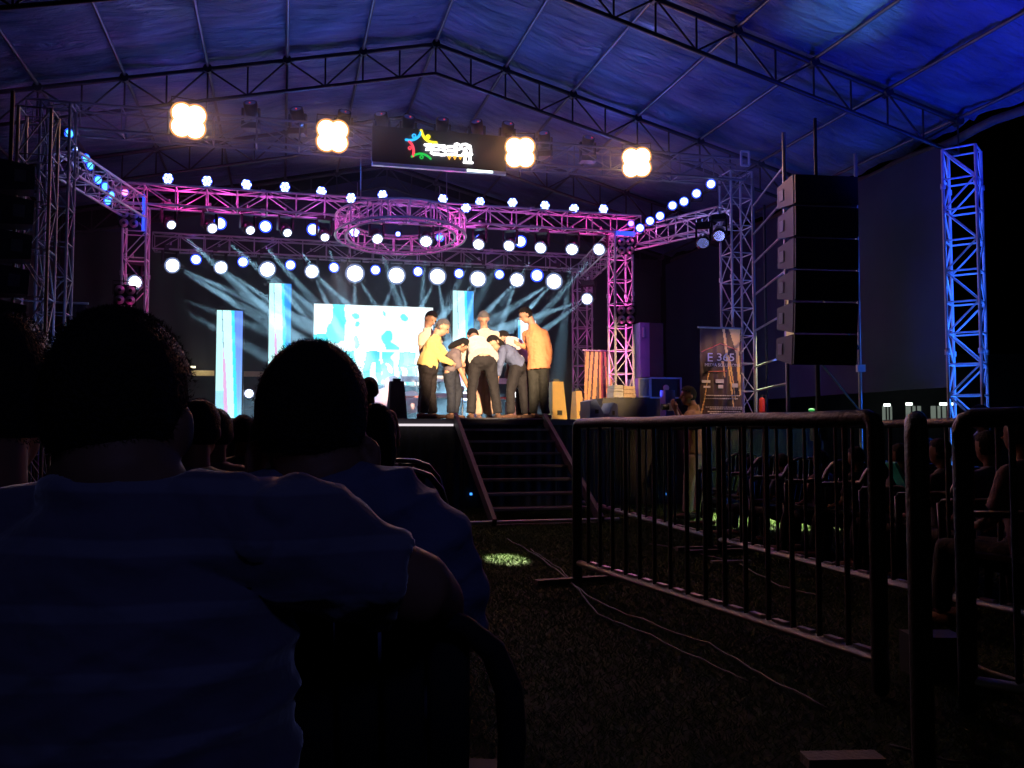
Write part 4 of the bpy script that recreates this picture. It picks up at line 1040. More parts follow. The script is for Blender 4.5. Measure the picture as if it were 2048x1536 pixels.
# G: orange shirt, standing at right
person('man in an orange shirt and faded jeans at the right of the group', JV(PV, dict(head=(1052, 630, .1), neck=(1066, 652, .05), shL=(1052, 668, .18), shR=(1089, 668, -.08), elL=(1056, 697, .2), haL=(1041, 690, .15), elR=(1099, 706, -.1), haR=(1096, 732, -.05), chest=(1073, 685, .02), pelvis=(1076, 727), hipL=(1067, 734, .03), hipR=(1086, 734, -.03), knL=(1067, 783, .03), knR=(1088, 784, -.03), anL=(1067, 826, .05), anR=(1091, 826, -.03))), 'orange_shirt', 'olive_jeans', face=UX * -.8 + VX * .15 - ZX * .45, up=ZX * 1 - UX * .35, sleeve=.95, hem=.07, fat=.92, seed=3)
# B: yellow shirt
person('grey-haired man in a yellow shirt leaning toward the centre', JV(PV, dict(head=(884, 655, .05), neck=(872, 675, .03), shL=(872, 686, .2), shR=(860, 690, -.12), elL=(893, 712, .2), haL=(912, 722, .15), elR=(884, 718, -.15), haR=(907, 728, -.1), chest=(864, 700, 0), pelvis=(854, 733), hipL=(860, 738, .05), hipR=(852, 738, -.05), knL=(862, 785, .08), knR=(852, 785, -.05), anL=(866, 826, .08), anR=(846, 826, -.03))), 'yellow_shirt', 'brown_trousers', hairm='hair_grey', face=UX * .8 - VX * .25 - ZX * .5, up=ZX + UX * .5, sleeve=.95, fat=1.12, s=1.04, seed=4)
# A: cream shirt behind at left
person('moustached man in a cream short-sleeved shirt standing at the left of the group', JV(PV + .35, dict(head=(861, 638, .1), neck=(856, 659, .1), shL=(872, 672, .25), shR=(845, 672, .0), elL=(880, 695, .3), haL=(885, 715, .25), elR=(842, 700, .0), haR=(848, 722, .0), chest=(857, 688, .1), pelvis=(856, 730, .1), hipL=(863, 735, .12), hipR=(850, 735, .08), knL=(862, 785, .12), knR=(847, 785, .08), anL=(862, 828, .12), anR=(843, 828, .08))), 'cream_shirt', 'brown_trousers', face=UX * .45 - VX * .8 - ZX * .55, up=ZX + UX * .2, sleeve=.45, seed=5, fat=.95)
# C: bending, dark hair, arm reaching down
person('dark-haired person in a grey shirt bending and reaching down to the deck', JV(PV + .05, dict(head=(924, 690, .1), neck=(914, 703, .05), shL=(910, 706, .2), shR=(908, 712, -.12), elL=(925, 742, .2), haL=(935, 770, .2), elR=(923, 745, -.1), haR=(936, 775, -.02), chest=(906, 716, 0), pelvis=(900, 742), hipL=(905, 745, .05), hipR=(898, 746, -.05), knL=(916, 785, .08), knR=(903, 788, -.05), anL=(908, 828, .06), anR=(902, 829, -.04))), 'grey_check_shirt', 'jeans', face=UX * .45 + VX * .2 - ZX * .9, up=UX * .9 + ZX * .5, sleeve=.45, style='long', seed=6, fat=.82, s=.95)
# D: bending away, broad back to us
person('man in a white shirt and black trousers bending forward with his back to the camera', JV(PV - .05, dict(head=(946, 672, .52), neck=(951, 680, .40), shL=(930, 692, .28), shR=(981, 690, .28), elL=(929, 722, .30), haL=(936, 748, .34), elR=(988, 720, .32), haR=(985, 745, .40), chest=(957, 690, .22), pelvis=(965, 712, -.02), hipL=(951, 722), hipR=(979, 722), knL=(945, 776, .02), knR=(988, 776, .02), anL=(942, 828, 0), anR=(996, 828, 0))), 'white_shirt', 'dark_trousers', face=VX * .6 - ZX * .9, up=VX * .8 + ZX * .6, sleeve=.95, fat=1.12, s=1.04, seed=7, hem=.05)
# E: behind, facing camera
person('grey-haired man in a cream shirt standing behind the group, facing the camera', JV(PV + .75, dict(head=(967, 638, 0), neck=(969, 660, 0), shL=(994, 672, 0), shR=(944, 672, 0), elL=(996, 704, -.05), haL=(982, 720, -.2), elR=(940, 704, -.05), haR=(955, 722, -.2), chest=(968, 688, 0), pelvis=(968, 732, 0), hipL=(977, 736, 0), hipR=(959, 736, 0), knL=(977, 784, 0), knR=(959, 784, 0), anL=(978, 828, 0), anR=(957, 828, 0))), 'cream_shirt', 'khaki_trousers', hairm='hair_grey', face=VX * -.85 - ZX * .6 - UX * .1, up=ZX, sleeve=.95, seed=8, fat=1.0, s=1.04)
# F: black hair, bent to the left, blue-grey shirt
person('long black-haired person in a blue-grey shirt bending to the left', JV(PV + .1, dict(head=(989, 686, -.05), neck=(1002, 694, .0), shL=(1006, 702, -.16), shR=(1008, 697, .16), elL=(1001, 730, -.18), haL=(995, 755, -.12), elR=(1000, 728, .2), haR=(992, 752, .2), chest=(1016, 706, 0), pelvis=(1036, 727, .05), hipL=(1032, 735, 0), hipR=(1040, 735, .1), knL=(1021, 780, -.02), knR=(1046, 782, .12), anL=(1021, 828, -.02), anR=(1051, 828, .12))), 'bluegrey_shirt', 'dark_trousers', face=UX * -.7 - VX * .35 - ZX * .75, up=UX * -.6 + ZX * .8, sleeve=.95, style='long', seed=9, fat=.95)
# H: white shirt behind F
person('person in a white shirt bending behind the blue-grey shirt', JV(PV + .6, dict(head=(1008, 676, .15), neck=(1018, 680, .1), shL=(1018, 686, -.1), shR=(1022, 682, .2), elL=(1030, 712, -.2), haL=(1030, 735, -.2), elR=(1020, 715, .25), haR=(1015, 740, .2), chest=(1030, 690, .05), pelvis=(1050, 722, .05), hipL=(1046, 730, 0), hipR=(1052, 730, .1), knL=(1040, 780, 0), knR=(1056, 780, .12), anL=(1040, 828, 0), anR=(1060, 828, .12))), 'white_shirt', 'dark_trousers', face=UX * -.7 + VX * .1 - ZX * .75, up=UX * -.6 + ZX * .8, sleeve=.5, seed=10)
# photographer on the lawn
def JD(spec):
    return {k_: at(v_[0], v_[1], v_[2]) for k_, v_ in spec.items()}
j = JD(dict(head=(1377, 792, 10.9), neck=(1387, 815, 10.9), shL=(1379, 832, 10.75), shR=(1392, 830, 11.1), elL=(1364, 852, 10.7), haL=(1352, 822, 10.7), elR=(1370, 850, 11.2), haR=(1354, 818, 11.0), chest=(1390, 850, 10.9), pelvis=(1389, 905, 10.9), hipL=(1386, 912, 10.82), hipR=(1392, 912, 11.0), knL=(1378, 968, 10.8), knR=(1398, 968, 11.0), anL=(1376, 1026, 10.8), anR=(1398, 1022, 11.0)))
j['anL'].z = j['anR'].z = .09
ph = person('photographer in an ochre shirt aiming a camera to the left in front of the stage', j, 'ochre_shirt', 'khaki_trousers', face=UX * -1 - ZX * .05 + VX * .1, up=ZX, sleeve=.4, seed=11, s=.98)
cq = at(1343, 814, 10.85)
cmr = empty('photo_camera', cq, 'small silver camera held up by the photographer', 'camera')
MB().box(cq, .07, .13, .09).build('camera_body', M['sub_trim'], cmr); MB().tube([cq - UX * .03, cq - UX * .13], [.035, .04], 14).build('lens', M['black'], cmr)

# ---- audience seen from behind
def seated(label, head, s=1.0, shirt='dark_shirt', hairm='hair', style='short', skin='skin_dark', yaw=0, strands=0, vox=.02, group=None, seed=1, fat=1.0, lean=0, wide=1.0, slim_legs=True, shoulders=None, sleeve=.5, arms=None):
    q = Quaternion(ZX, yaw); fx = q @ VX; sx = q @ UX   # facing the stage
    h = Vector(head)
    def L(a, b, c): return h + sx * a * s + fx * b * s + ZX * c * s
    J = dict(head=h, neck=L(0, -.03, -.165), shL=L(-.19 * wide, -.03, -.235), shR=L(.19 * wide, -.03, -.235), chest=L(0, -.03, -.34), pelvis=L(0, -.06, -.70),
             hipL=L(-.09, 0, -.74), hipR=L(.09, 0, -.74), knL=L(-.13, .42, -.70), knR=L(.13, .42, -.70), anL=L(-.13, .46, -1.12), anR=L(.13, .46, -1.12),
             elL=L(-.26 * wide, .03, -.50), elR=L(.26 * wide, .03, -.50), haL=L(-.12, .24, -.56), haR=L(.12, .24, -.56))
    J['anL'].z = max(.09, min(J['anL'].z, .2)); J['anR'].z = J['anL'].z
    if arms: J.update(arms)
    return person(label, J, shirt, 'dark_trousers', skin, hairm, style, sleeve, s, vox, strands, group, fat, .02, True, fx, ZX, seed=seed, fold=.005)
def plastic_chair(label, p, yaw, s=1.0, group='dark plastic chairs', m='blackgloss', zt=.82, arms=True, sw=.024):
    """moulded armchair; p = centre on ground, faces the stage"""
    q = Quaternion(ZX, yaw); fx = q @ VX; sx = q @ UX
    def L(a, b, c): return Vector((p[0], p[1], 0)) + sx * a * s + fx * b * s + ZX * c * s
    root = empty('plastic_chair', Vector((p[0], p[1], 0)), label, 'chair', group)
    MB().box(L(0, .02, .42), .44 * s, .42 * s, .025 * s, (sx, fx, ZX)).build('seat', M[m], root)
    for a in (-1, 1):
        MB().tube([L(a * .235, .24, 0), L(a * .215, .20, .42), L(a * .225, .20, .62 if arms else .43)], [(.028 * s, .02 * s)] * 3, 8, side=sx).build('leg', M[m], root, True)
        MB().tube([L(a * .225, -.26, 0), L(a * .20, -.20, .42)], [(.03 * s, .02 * s)] * 2, 8, side=sx).build('leg', M[m], root, True)
    # outer back frame with arms: one continuous curved band
    def band(a):
        return [L(a * .02, -.275, zt), L(a * .10, -.272, zt - .003), L(a * .165, -.262, zt - .025), L(a * .21, -.245, zt - .08), L(a * .232, -.215, zt - .16), L(a * .235, -.15, .655), L(a * .24, 0, .64), L(a * .235, .16, .63), L(a * .225, .20, .60)]
    def band2(a):
        return [L(a * .02, -.275, zt), L(a * .09, -.272, zt - .003), L(a * .145, -.265, zt - .02), L(a * .185, -.258, zt - .055), L(a * .207, -.25, zt - .11), L(a * .212, -.24, zt - .18), L(a * .205, -.225, zt - .28), L(a * .195, -.20, .5), L(a * .19, -.19, .42)]
    for a in (-1, 1):
        P_ = band(a) if arms else band2(a)
        MB().tube(P_, [(.012 * s, .022 * s), (.012 * s, .024 * s), (.013 * s, .028 * s), (.013 * s, .03 * s), (.014 * s, .032 * s), (.03 * s, .014 * s), (.032 * s, .012 * s), (.032 * s, .012 * s), (.02 * s, .012 * s)] if arms else [(.014, .012), (.014, .015), (.015, .018), (.018, .02), (.02, .02), (.02, .019), (.018, .017), (.016, .016), (.016, .016)], 10, rnd=True).build('arm_frame' if arms else 'back_frame', M[m], root, True)
        if arms: MB().tube([L(a * .205, -.235, zt - .1), L(a * .19, -.215, .55), L(a * .185, -.19, .42)], [(.014 * s, .02 * s)] * 3, 8, side=sx).build('back_post', M[m], root, True)
    for i in range(5):
        x = (i - 2) * .062
        MB().tube([L(x, -.268 + .008 * abs(i - 2), zt - .015), L(x, -.245, .62), L(x * .95, -.19, .425)], [(sw * s, .006 * s)] * 3, 8, side=sx).build('back_slat', M[m], root, True)
    return root

def wrinkle(c):
    x, y, z = c; wx = x + .05 * noise.noise(Vector((x * 3, y * 3, z * 3 + 9)))
    a = 1 - 2.4 * abs(noise.noise(Vector((wx * 3.2 + z * 2.5, y * 3, z * 13 - wx * 6))))
    b = 1 - 2.4 * abs(noise.noise(Vector((wx * 8 - z * 5, y * 6, z * 22 + wx * 9 + 4))))
    return .011 * max(a, 0) ** 1.5 + .004 * max(b, 0)
# nearest big man, arm stretched over the empty chair
bd = 1.13
bj = {}
bh = at(236, 835, bd)
bj['head'] = bh; bj['neck'] = at(236, 985, bd - .03); bj['shL'] = at(-70, 1075, bd - .03); bj['shR'] = at(520, 1062, bd - .02)
bj['chest'] = at(225, 1200, bd - .02); bj['pelvis'] = at(225, 1700, bd - .05)
bj['elR'] = at(838, 1180, bd + .03); bj['haR'] = at(890, 1235, bd + .27); bj['elL'] = at(-190, 1450, bd); bj['haL'] = at(-100, 1560, bd + .25)
def body_near():
    root = empty('person', Vector((bh.x, bh.y, 0)), 'big man in a striped shirt nearest the camera, arm over a chair', 'person')
    b = MB(); f = VX; X, Y, Z = face_axes(Vector((0, 1, 0)), ZX); sR = UX
    s = 1.0
    b.ell(bh + Z * .008, .080, .098, .104, (X, Y, Z), 28, 18); b.ell(bh - Z * .05 + Y * .02, .066, .074, .07, (X, Y, Z))
    b.tube([bh + Y * .092, bh + Y * .11 - Z * .03], [.009, .015], 8, rnd=True)
    for q in (-1, 1): b.ell(bh + X * q * .084 - Y * .0 - Z * .015, .012, .022, .034, (X, Y, Z), 12, 8)
    b.tube([bh - Z * .05 - Y * .012, bj['neck'] + Z * .02], [.066, .074], 16, rnd=True)
    b.tube([bj['neck'], bj['chest'], bj['pelvis']], [(.09, .07), (.17, .11), (.17, .12)], 18, side=(1, 0, 0), rnd=True)
    for a, e, h in (('shR', 'elR', 'haR'), ('shL', 'elL', 'haL')):
        b.tube([bj[a], lerp(bj[a], bj[e], .5), bj[e], lerp(bj[e], bj[h], .4), bj[h]], [.06, .057, .050, .048, .03], 14, rnd=True)
        add_hand(b, bj[h], bj[h] - bj[e], Vector((0, .2, -1)), 1.0, .6)
    hipz = .48
    for q in (-1, 1):
        b.tube([Vector((bh.x + q * .1, bh.y, hipz)), Vector((bh.x + q * .16, bh.y + .45, .5)), Vector((bh.x + q * .16, bh.y + .46, .09))], [.09, .065, .045], 12, rnd=True)
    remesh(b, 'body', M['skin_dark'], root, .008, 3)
    hair(root, bh + Z * .004, Vector((0, 1, 0)), ZX, 1.02, M['hair'], 'short', 9000, 21)
    sb = MB()
    nk = bj['neck']
    sb.tube([nk - ZX * .03, nk - ZX * .085, bj['chest'], lerp(bj['chest'], bj['pelvis'], .6), bj['pelvis']], [(.10, .09), (.185, .11), (.215, .135), (.215, .15), (.22, .15)], 28, side=(1, 0, 0))
    sb.tube([nk - ZX * .035, nk + ZX * .012], [(.088, .085), (.078, .075)], 20, side=(1, 0, 0))   # collar
    sb.tube([at(60, 1075, bd - .02), at(240, 1085, bd - .03), at(440, 1082, bd - .03), at(560, 1092, bd - .01), at(690, 1122, bd + .005), at(772, 1160, bd + .02)], [.06, .07, .066, .075, .068, .064], 18, rnd=False)
    sb.tube([at(60, 1075, bd - .02), at(-60, 1100, bd - .03), at(-150, 1250, bd - .02)], [.06, .075, .068], 16)
    # folds bunched on the shoulder
    sb.tube([at(250, 1030, bd - .05), at(390, 1006, bd - .045), at(470, 1006, bd - .04), at(512, 1085, bd - .09)], [.018, .028, .030, .014], 10, rnd=True)
    sb.tube([at(505, 1100, bd - .08), at(545, 1036, bd - .06), at(590, 1008, bd - .02), at(655, 1042, bd - .0), at(725, 1085, bd)], [.010, .026, .033, .034, .020], 10, rnd=True)
    for px in (745, 762, 778):
        sb.tube([at(px, 1090 + (px - 745) * .6, bd + .02), at(px + 12, 1180, bd - .05), at(px - 4, 1260, bd)], [.010, .012, .010], 8, rnd=True)
    remesh(sb, 'shirt', M['striped_shirt'], root, .0065, 5, .012, 5, extra=wrinkle)
    tb = MB()
    tb.tube([Vector((bh.x, bh.y - .02, .62)), Vector((bh.x, bh.y, .48))], [(.19, .14), (.19, .15)], 16, side=(1, 0, 0), rnd=True)
    for q in (-1, 1):
        tb.tube([Vector((bh.x + q * .1, bh.y, hipz)), Vector((bh.x + q * .16, bh.y + .45, .5)), Vector((bh.x + q * .16, bh.y + .46, .09))], [.11, .08, .065], 12, rnd=False)
    remesh(tb, 'trousers', M['dark_trousers'], root, .014, 3)
body_near()
# second man
h2 = at(626, 848, 1.56)
arms2 = dict(elR=at(905, 1240, 1.56), haR=at(800, 1330, 1.8))
def second_man():
    s = 1.0; J = dict(head=h2, neck=at(640, 985, 1.54), shL=at(410, 1075, 1.54), shR=at(845, 1065, 1.52), chest=at(640, 1180, 1.53), pelvis=at(640, 1640, 1.5), elL=at(330, 1300, 1.55), haL=at(450, 1380, 1.8), **arms2)
    root = empty('person', Vector((h2.x, h2.y, 0)), 'man with a close-cropped head and navy shirt behind the outstretched arm', 'person')
    b = MB(); X, Y, Z = face_axes(Vector((.05, 1, 0)), ZX)
    b.ell(h2 + Z * .005, .092, .108, .114, (X, Y, Z), 28, 18); b.ell(h2 - Z * .06 + Y * .02, .07, .075, .07, (X, Y, Z))
    b.tube([h2 + Y * .098, h2 + Y * .12 - Z * .03], [.01, .016], 8, rnd=True)
    for q in (-1, 1):
        e = h2 + X * q * .104 - Z * .062 + Y * .01
        b.ell(e, .015, .022, .040, (X, (Y - X * q * .6).normalized(), Z), 14, 10)
    b.tube([h2 - Z * .06 - Y * .014, J['neck'] + Z * .02], [.070, .085], 16, rnd=True)
    b.tube([J['neck'], J['chest'], J['pelvis']], [(.09, .07), (.17, .11), (.17, .12)], 18, side=(1, 0, 0), rnd=True)
    for a, e, h in (('shR', 'elR', 'haR'), ('shL', 'elL', 'haL')):
        b.tube([J[a], lerp(J[a], J[e], .5), J[e], lerp(J[e], J[h], .4), J[h]], [.058, .05, .042, .04, .028], 12, rnd=True)
        add_hand(b, J[h], J[h] - J[e], -ZX, 1.0, .6)
    for q in (-1, 1):
        b.tube([Vector((h2.x + q * .1, h2.y, .5)), Vector((h2.x + q * .16, h2.y + .45, .5)), Vector((h2.x + q * .16, h2.y + .46, .09))], [.09, .065, .045], 12, rnd=True)
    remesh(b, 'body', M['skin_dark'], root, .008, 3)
    hair(root, h2, Vector((.05, 1, 0)), ZX, 1.12, M['hair'], 'crop', 2500, 33)
    sb = MB(); nk = J['neck']
    sb.tube([nk - ZX * .02, nk - ZX * .075, J['chest'], lerp(J['chest'], J['pelvis'], .6), J['pelvis']], [(.10, .09), (.19, .11), (.225, .13), (.215, .14), (.21, .14)], 28, side=(1, 0, 0))
    sb.tube([nk - ZX * .03, nk + ZX * .03], [(.098, .092), (.086, .084)], 20, side=(1, 0, 0))
    sb.tube([at(430, 1060, 1.54), at(640, 1015, 1.53), at(780, 1020, 1.53), at(862, 1080, 1.53), at(890, 1180, 1.55), at(898, 1280, 1.58)], [.07, .075, .07, .072, .066, .062], 18)
    sb.tube([at(430, 1060, 1.54), at(380, 1150, 1.54), at(350, 1260, 1.55)], [.072, .07, .06], 16)
    remesh(sb, 'shirt', M['navy_shirt'], root, .008, 5, .007, 8, extra=wrinkle)
    tb = MB().tube([Vector((h2.x, h2.y - .02, .62)), Vector((h2.x, h2.y, .48))], [(.19, .14), (.19, .15)], 16, side=(1, 0, 0), rnd=True)
    for q in (-1, 1):
        tb.tube([Vector((h2.x + q * .1, h2.y, .5)), Vector((h2.x + q * .16, h2.y + .45, .5)), Vector((h2.x + q * .16, h2.y + .46, .09))], [.11, .08, .065], 12, rnd=False)
    remesh(tb, 'trousers', M['dark_trousers'], root, .014, 3)
second_man()
# left edge man
seated('man at the left edge with short dark hair, half out of frame', at(-12, 800, 1.42), 1.12, 'dark_shirt', vox=.012, strands=5000, seed=41, fat=1.1)
# middle rows
seated('person with a rim-lit ear, just right of the big dark head', at(398, 862, 3.6), 1.0, 'dark_shirt', vox=.016, seed=51, yaw=-.2, strands=1500)
seated('person in a pale collar behind the lit ear, left of the bald head', at(432, 868, 4.6), 1.0, 'maroon_shirt', vox=.016, seed=52, strands=1000)
seated('small dark head between the two large heads', at(487, 868, 6.0), 1.0, 'dark_shirt', vox=.016, seed=53, strands=1000)
seated('person in a purplish collared shirt low beside the cropped head', at(545, 880, 3.3), .95, 'maroon_shirt', vox=.016, seed=54)
seated('small seated person in a brown shirt right of the cropped head', at(738, 782, 8.2), 1.0, 'maroon_shirt', vox=.016, seed=55, hairm='hair')
seated('long-haired woman in dark clothes right of the cropped head', at(752, 866, 3.9), 1.0, 'navy_shirt', style='long', vox=.016, seed=56, strands=1500)
for i, (x, y, d) in enumerate(((785, 920, 4.4), (775, 938, 3.7))):
    q = at(x, y, d); plastic_chair('shiny dark plastic chair behind the long-haired woman, ' + ('farther one' if i == 0 else 'nearer one'), (q.x, q.y + .2), -.2, 1.0, zt=q.z)
# the empty chair nearest to the camera
cq = at(712, 1222, 1.22)
plastic_chair('empty black plastic armchair nearest the camera, under the bare elbow', (cq.x, cq.y + .27), R(-14.5), 1.0, zt=at(800, 1222, 1.22).z, arms=False, sw=.029, m='blackmatt')
q = at(232, 1400, 1.12)
# right-hand audience behind the barriers
rs = random.Random(5)
shirts = ['dark_shirt', 'navy_shirt', 'maroon_shirt', 'dark_shirt', 'grey_check_shirt']
raud = [(1500, 930, 8.8), (1565, 925, 8.2), (1640, 920, 7.6), (1712, 915, 7.2), (1800, 912, 6.6), (1880, 905, 6.0), (1975, 895, 5.4), (2040, 870, 4.6), (1450, 935, 9.8), (1835, 845, 9.5), (1960, 835, 8.8)]
rl = ['first', 'second', 'third', 'fourth', 'fifth', 'sixth', 'seventh', 'eighth']
for i, (x, y, d) in enumerate(raud):
    if i < 8: lab = 'dark seated spectator behind the right barrier, %s counting from the photographer' % rl[i]
    else: lab = ['dark seated spectator closest to the photographer', 'dark head in front of the lit far windows', 'dark head at the foot of the blue tower'][i - 8]
    hp = at(x, y, d); 
    seated(lab, hp, min(1.0, hp.z / 1.2), shirts[i % 5], vox=.022, seed=60 + i, yaw=rs.uniform(.1, .5), group='spectators at the right')
    if i < 9: plastic_chair(lab.replace('seated spectator', 'plastic chair of the spectator').replace('dark plastic', 'black plastic'), (hp.x - VX.x * .05, hp.y - .05), .2, 1.0, 'plastic chairs at the right')
q = at(1795, 950, 6.3)
tag(MB().box(q, .02, .16, .20, (Vector((.9, 0, .45)).normalized(), Vector((0, 1, 0)), Vector((-.45, 0, .9)).normalized())).build('green_folder', M['pagegreen']), 'green folder held up by a spectator behind the barrier', 'folder')

# ================================================================== BARRIERS
def barrier(label, A, B, h=1.12, npk=20, thick=.03, group='dark crowd barriers', feet=(True, True), zb=.13, lit=False, postr=.034):
    A = Vector((A[0], A[1], 0)); B = Vector((B[0], B[1], 0)); t = (B - A).normalized(); nn = Vector((-t.y, t.x, 0)); L = (B - A).length
    root = empty('crowd_barrier', A, label, 'barrier', group)
    rr = .04
    pts = [A + ZX * .04, A + ZX * (h - rr), A + t * rr * .3 + ZX * (h - rr * .3), A + t * rr + ZX * h] + [A + t * (L * k / 6) + ZX * (h + .004 * math.sin(k * 2.1)) for k in range(1, 6)] + [B - t * rr + ZX * h, B - t * rr * .3 + ZX * (h - rr * .3), B + ZX * (h - rr), B + ZX * .04]
    MB().tube(pts, postr, 12, rnd=True).build('outer_frame', M['fence'], root, True)
    bar('bottom_rail', A + ZX * zb, B + ZX * zb, .022, 'fence_worn', root, 10)
    for k in range(npk):
        x = L * (k + 1) / (npk + 1); p = A + t * x
        bar('picket', p + ZX * (zb - .0), p + ZX * h, .0125, 'fence', root)
        MB().box(p + t * (L / (npk + 1) * .5) + ZX * (zb + .028), L / (npk + 1) * .52, .03, .012, (t, nn, ZX)).build('weld_plate', M['fence_worn'], root)
    for e, P_ in zip(feet, (A, B)):
        if e: MB().box(P_ + ZX * .03, .62, .06, .035, (nn, t, ZX)).build('foot_bar', M['wood'], root)
    return root
A1 = at(1155, 1165, 6.21); B1 = at(1762, 1380, 3.58)
barrier('crowd barrier in the foreground running from the stair toward the right', A1, B1, 1.11, 15, feet=(True, False), zb=.15)
A2 = at(1165, 1000, 11.8); B2 = at(1420, 1100, 7.9)
barrier('far barrier of the second row, beginning behind the foreground barrier', A2, B2, 1.10, 14, feet=(False, True), postr=.026)
A3 = at(1440, 1100, 7.7); B3 = at(1830, 1235, 5.3)
barrier('middle barrier of the second row with an orange glint on its lower rail', A3, B3, 1.10, 12, feet=(True, False), postr=.026)
A4 = (B3.x + .03, B3.y - .1); B4 = (B3.x + .75, B3.y - 2.2)
barrier('near barrier of the second row at the right edge', A4, B4, 1.10, 12, feet=(False, False), postr=.028)
A5 = at(1938, 1425, 3.35); B5 = (2.75, 2.55)
barrier('barrier in the lower right corner nearest the camera', A5, B5, 1.105, 7, feet=(False, False))
A6 = at(1842, 1300, 2.78); r6 = ray(1842, 864); B6 = A6 + Vector((r6.x, r6.y, 0)).normalized() * 1.6
barrier('barrier seen end on, a single thick dark post right of the first barrier', A6, B6, 1.08, 8, feet=(False, False))
# cables, plank
def cable(label, pts, r=.006):
    P_ = []
    for k in range(len(pts) - 1):
        a = at(pts[k][0], pts[k][1], F * EYE / (pts[k][1] - 864)); b = at(pts[k + 1][0], pts[k + 1][1], F * EYE / (pts[k + 1][1] - 864))
        for i in range(6):
            p = lerp(a, b, i / 6); P_.append(Vector((p.x + .012 * noise.noise(p * 5), p.y + .03 * noise.noise(p * 4 + ZX), .022 + .012 * noise.noise(p * 6))))
    P_.append(b)
    tag(MB().tube(P_, r, 6).build('cable', M['cable'], None, True), label, 'cable', 'cables on the lawn')
cable('grey cable running from the stair past the barrier foot', [(1015, 1080), (1085, 1120), (1140, 1165), (1175, 1195), (1240, 1225), (1330, 1260), (1420, 1290), (1520, 1350), (1660, 1420)], .005)
cable('second thinner cable beside the first on the lawn', [(1060, 1100), (1120, 1140), (1150, 1175), (1195, 1230), (1300, 1275), (1400, 1320), (1500, 1365)], .004)
cable('cable lying behind the first barrier', [(1300, 1090), (1380, 1105), (1480, 1130), (1560, 1175), (1640, 1195)], .005)
cable('dark cable bundle on the grass at the right edge', [(1900, 1310), (1960, 1335), (2048, 1365)], .012)
cable('thin cable in the lower right corner of the lawn', [(1780, 1490), (1900, 1520), (2000, 1530)], .005)
q = at(1685, 1527, F * EYE / (1527 - 864))
tag(MB().box(Vector((q.x, q.y, .035)), .24, .08, .03, (Vector((1, .05, 0)).normalized(), Vector((-.05, 1, 0)).normalized(), ZX)).build('plank', M['wood']), 'short weathered plank at the bottom edge of the lawn', 'plank')
q = at(1462, 1128, F * EYE / (1128 - 864))
tag(MB().box(Vector((q.x, q.y, .03)), .32, .05, .02, (Vector((1, .12, 0)).normalized(), Vector((-.12, 1, 0)).normalized(), ZX)).build('metal_strip', M['fence_worn']), 'pale metal strip lying flat behind the foreground barrier', 'metal strip')
q = at(1868, 1385, 3.9)
tag(MB().box(Vector((q.x, q.y, .09)), .22, .16, .18).build('junction_box', M['black']), 'black box on the ground between the right-hand posts', 'box')

# ================================================================== LIGHT from the lamps of the place, with added unseen lights
# small unseen lights added inside the trusses to colour them (magenta at the corners, violet in the middle)
MG = (1, .05, .45); VI = (.62, .14, 1)
def mixc(a, b, t): return tuple(x + (y - x) * t for x, y in zip(a, b))
def inner_lights(A, B, n_, e, cfn):
    for k in range(n_):
        t = (k + .5) / n_; ee, cc = cfn(t); point('batten_light', lerp(Vector(A), Vector(B), t), e * ee, cc, .008)
inner_lights(S(-2.3, 13.2, TZ), S(5.5, 13.2, TZ), 13, 4.6, lambda t: (.45 + 1.1 * abs(2 * t - 1) ** 1.5, mixc(VI, MG, min(1, abs(2 * t - 1) * 1.25))))
for k in range(12): point('batten_light', ringp(2 * math.pi * (k + .5) / 12, .875, 0), 3.2, (1, .08, .62), .008)
inner_lights(S(-2.0, 13.2, STZ + .2), S(-2.0, 13.2, TZ - .3), 6, 2.8, lambda t: (1, MG))
inner_lights(S(5.2, 13.2, STZ + .6), S(5.2, 13.2, TZ - .3), 6, 4.2, lambda t: (1.3 - .7 * t, (1, .10, .6)))
inner_lights(S(5.66, 16.4, STZ + .6), S(5.66, 16.4, TZ - .3), 3, .8, lambda t: (1, (.9, .1, .6)))
inner_lights(S(-2.2, 16.4, TZ), S(5.8, 16.4, TZ), 6, .25, lambda t: (1, (.45, .15, 1)))
inner_lights(S(-2.0, 12.8, TZ - .2), lt + ZX * (TZ - .2), 6, .8, lambda t: (1.2 - .8 * t, mixc(MG, (.3, .3, 1), min(1, t * 1.6))))
inner_lights(S(5.3, 13.1, TZ - .2), rt + ZX * (TZ - .2), 5, 1.2, lambda t: (1.3 - .7 * t, mixc(MG, (.4, .35, 1), min(1, t * 1.4))))
inner_lights(btb + ZX * .3, btb + ZX * 4.4, 9, 8, lambda t: (1.5 - t, (.02, .20 - .12 * t, 1)))
# blue wash of the par rows over tarpaulin and steel
BL = (.04, .18, 1)
for u_ in (-1.2, .6, 2.6, 4.6):
    spot('par_wash', S(u_, 12.9, 4.75), S(u_ * 1.2 - .3, 8.5, 6.6), 26 if u_ < 0 else 62, BL, 150, 1, .2)
for u_ in (.4, 3.4):
    spot('par_wash', S(u_, 9.6, 2.6), S(u_, 11.5, 6.2), 75, (.07, .15, 1), 130, 1, .3)  # shines up from open air, no lamp modelled here
spot('par_wash', S(1.7, 15.6, 4.6), S(1.7, 12.5, 6.4), 25, BL, 150, 1, .3)
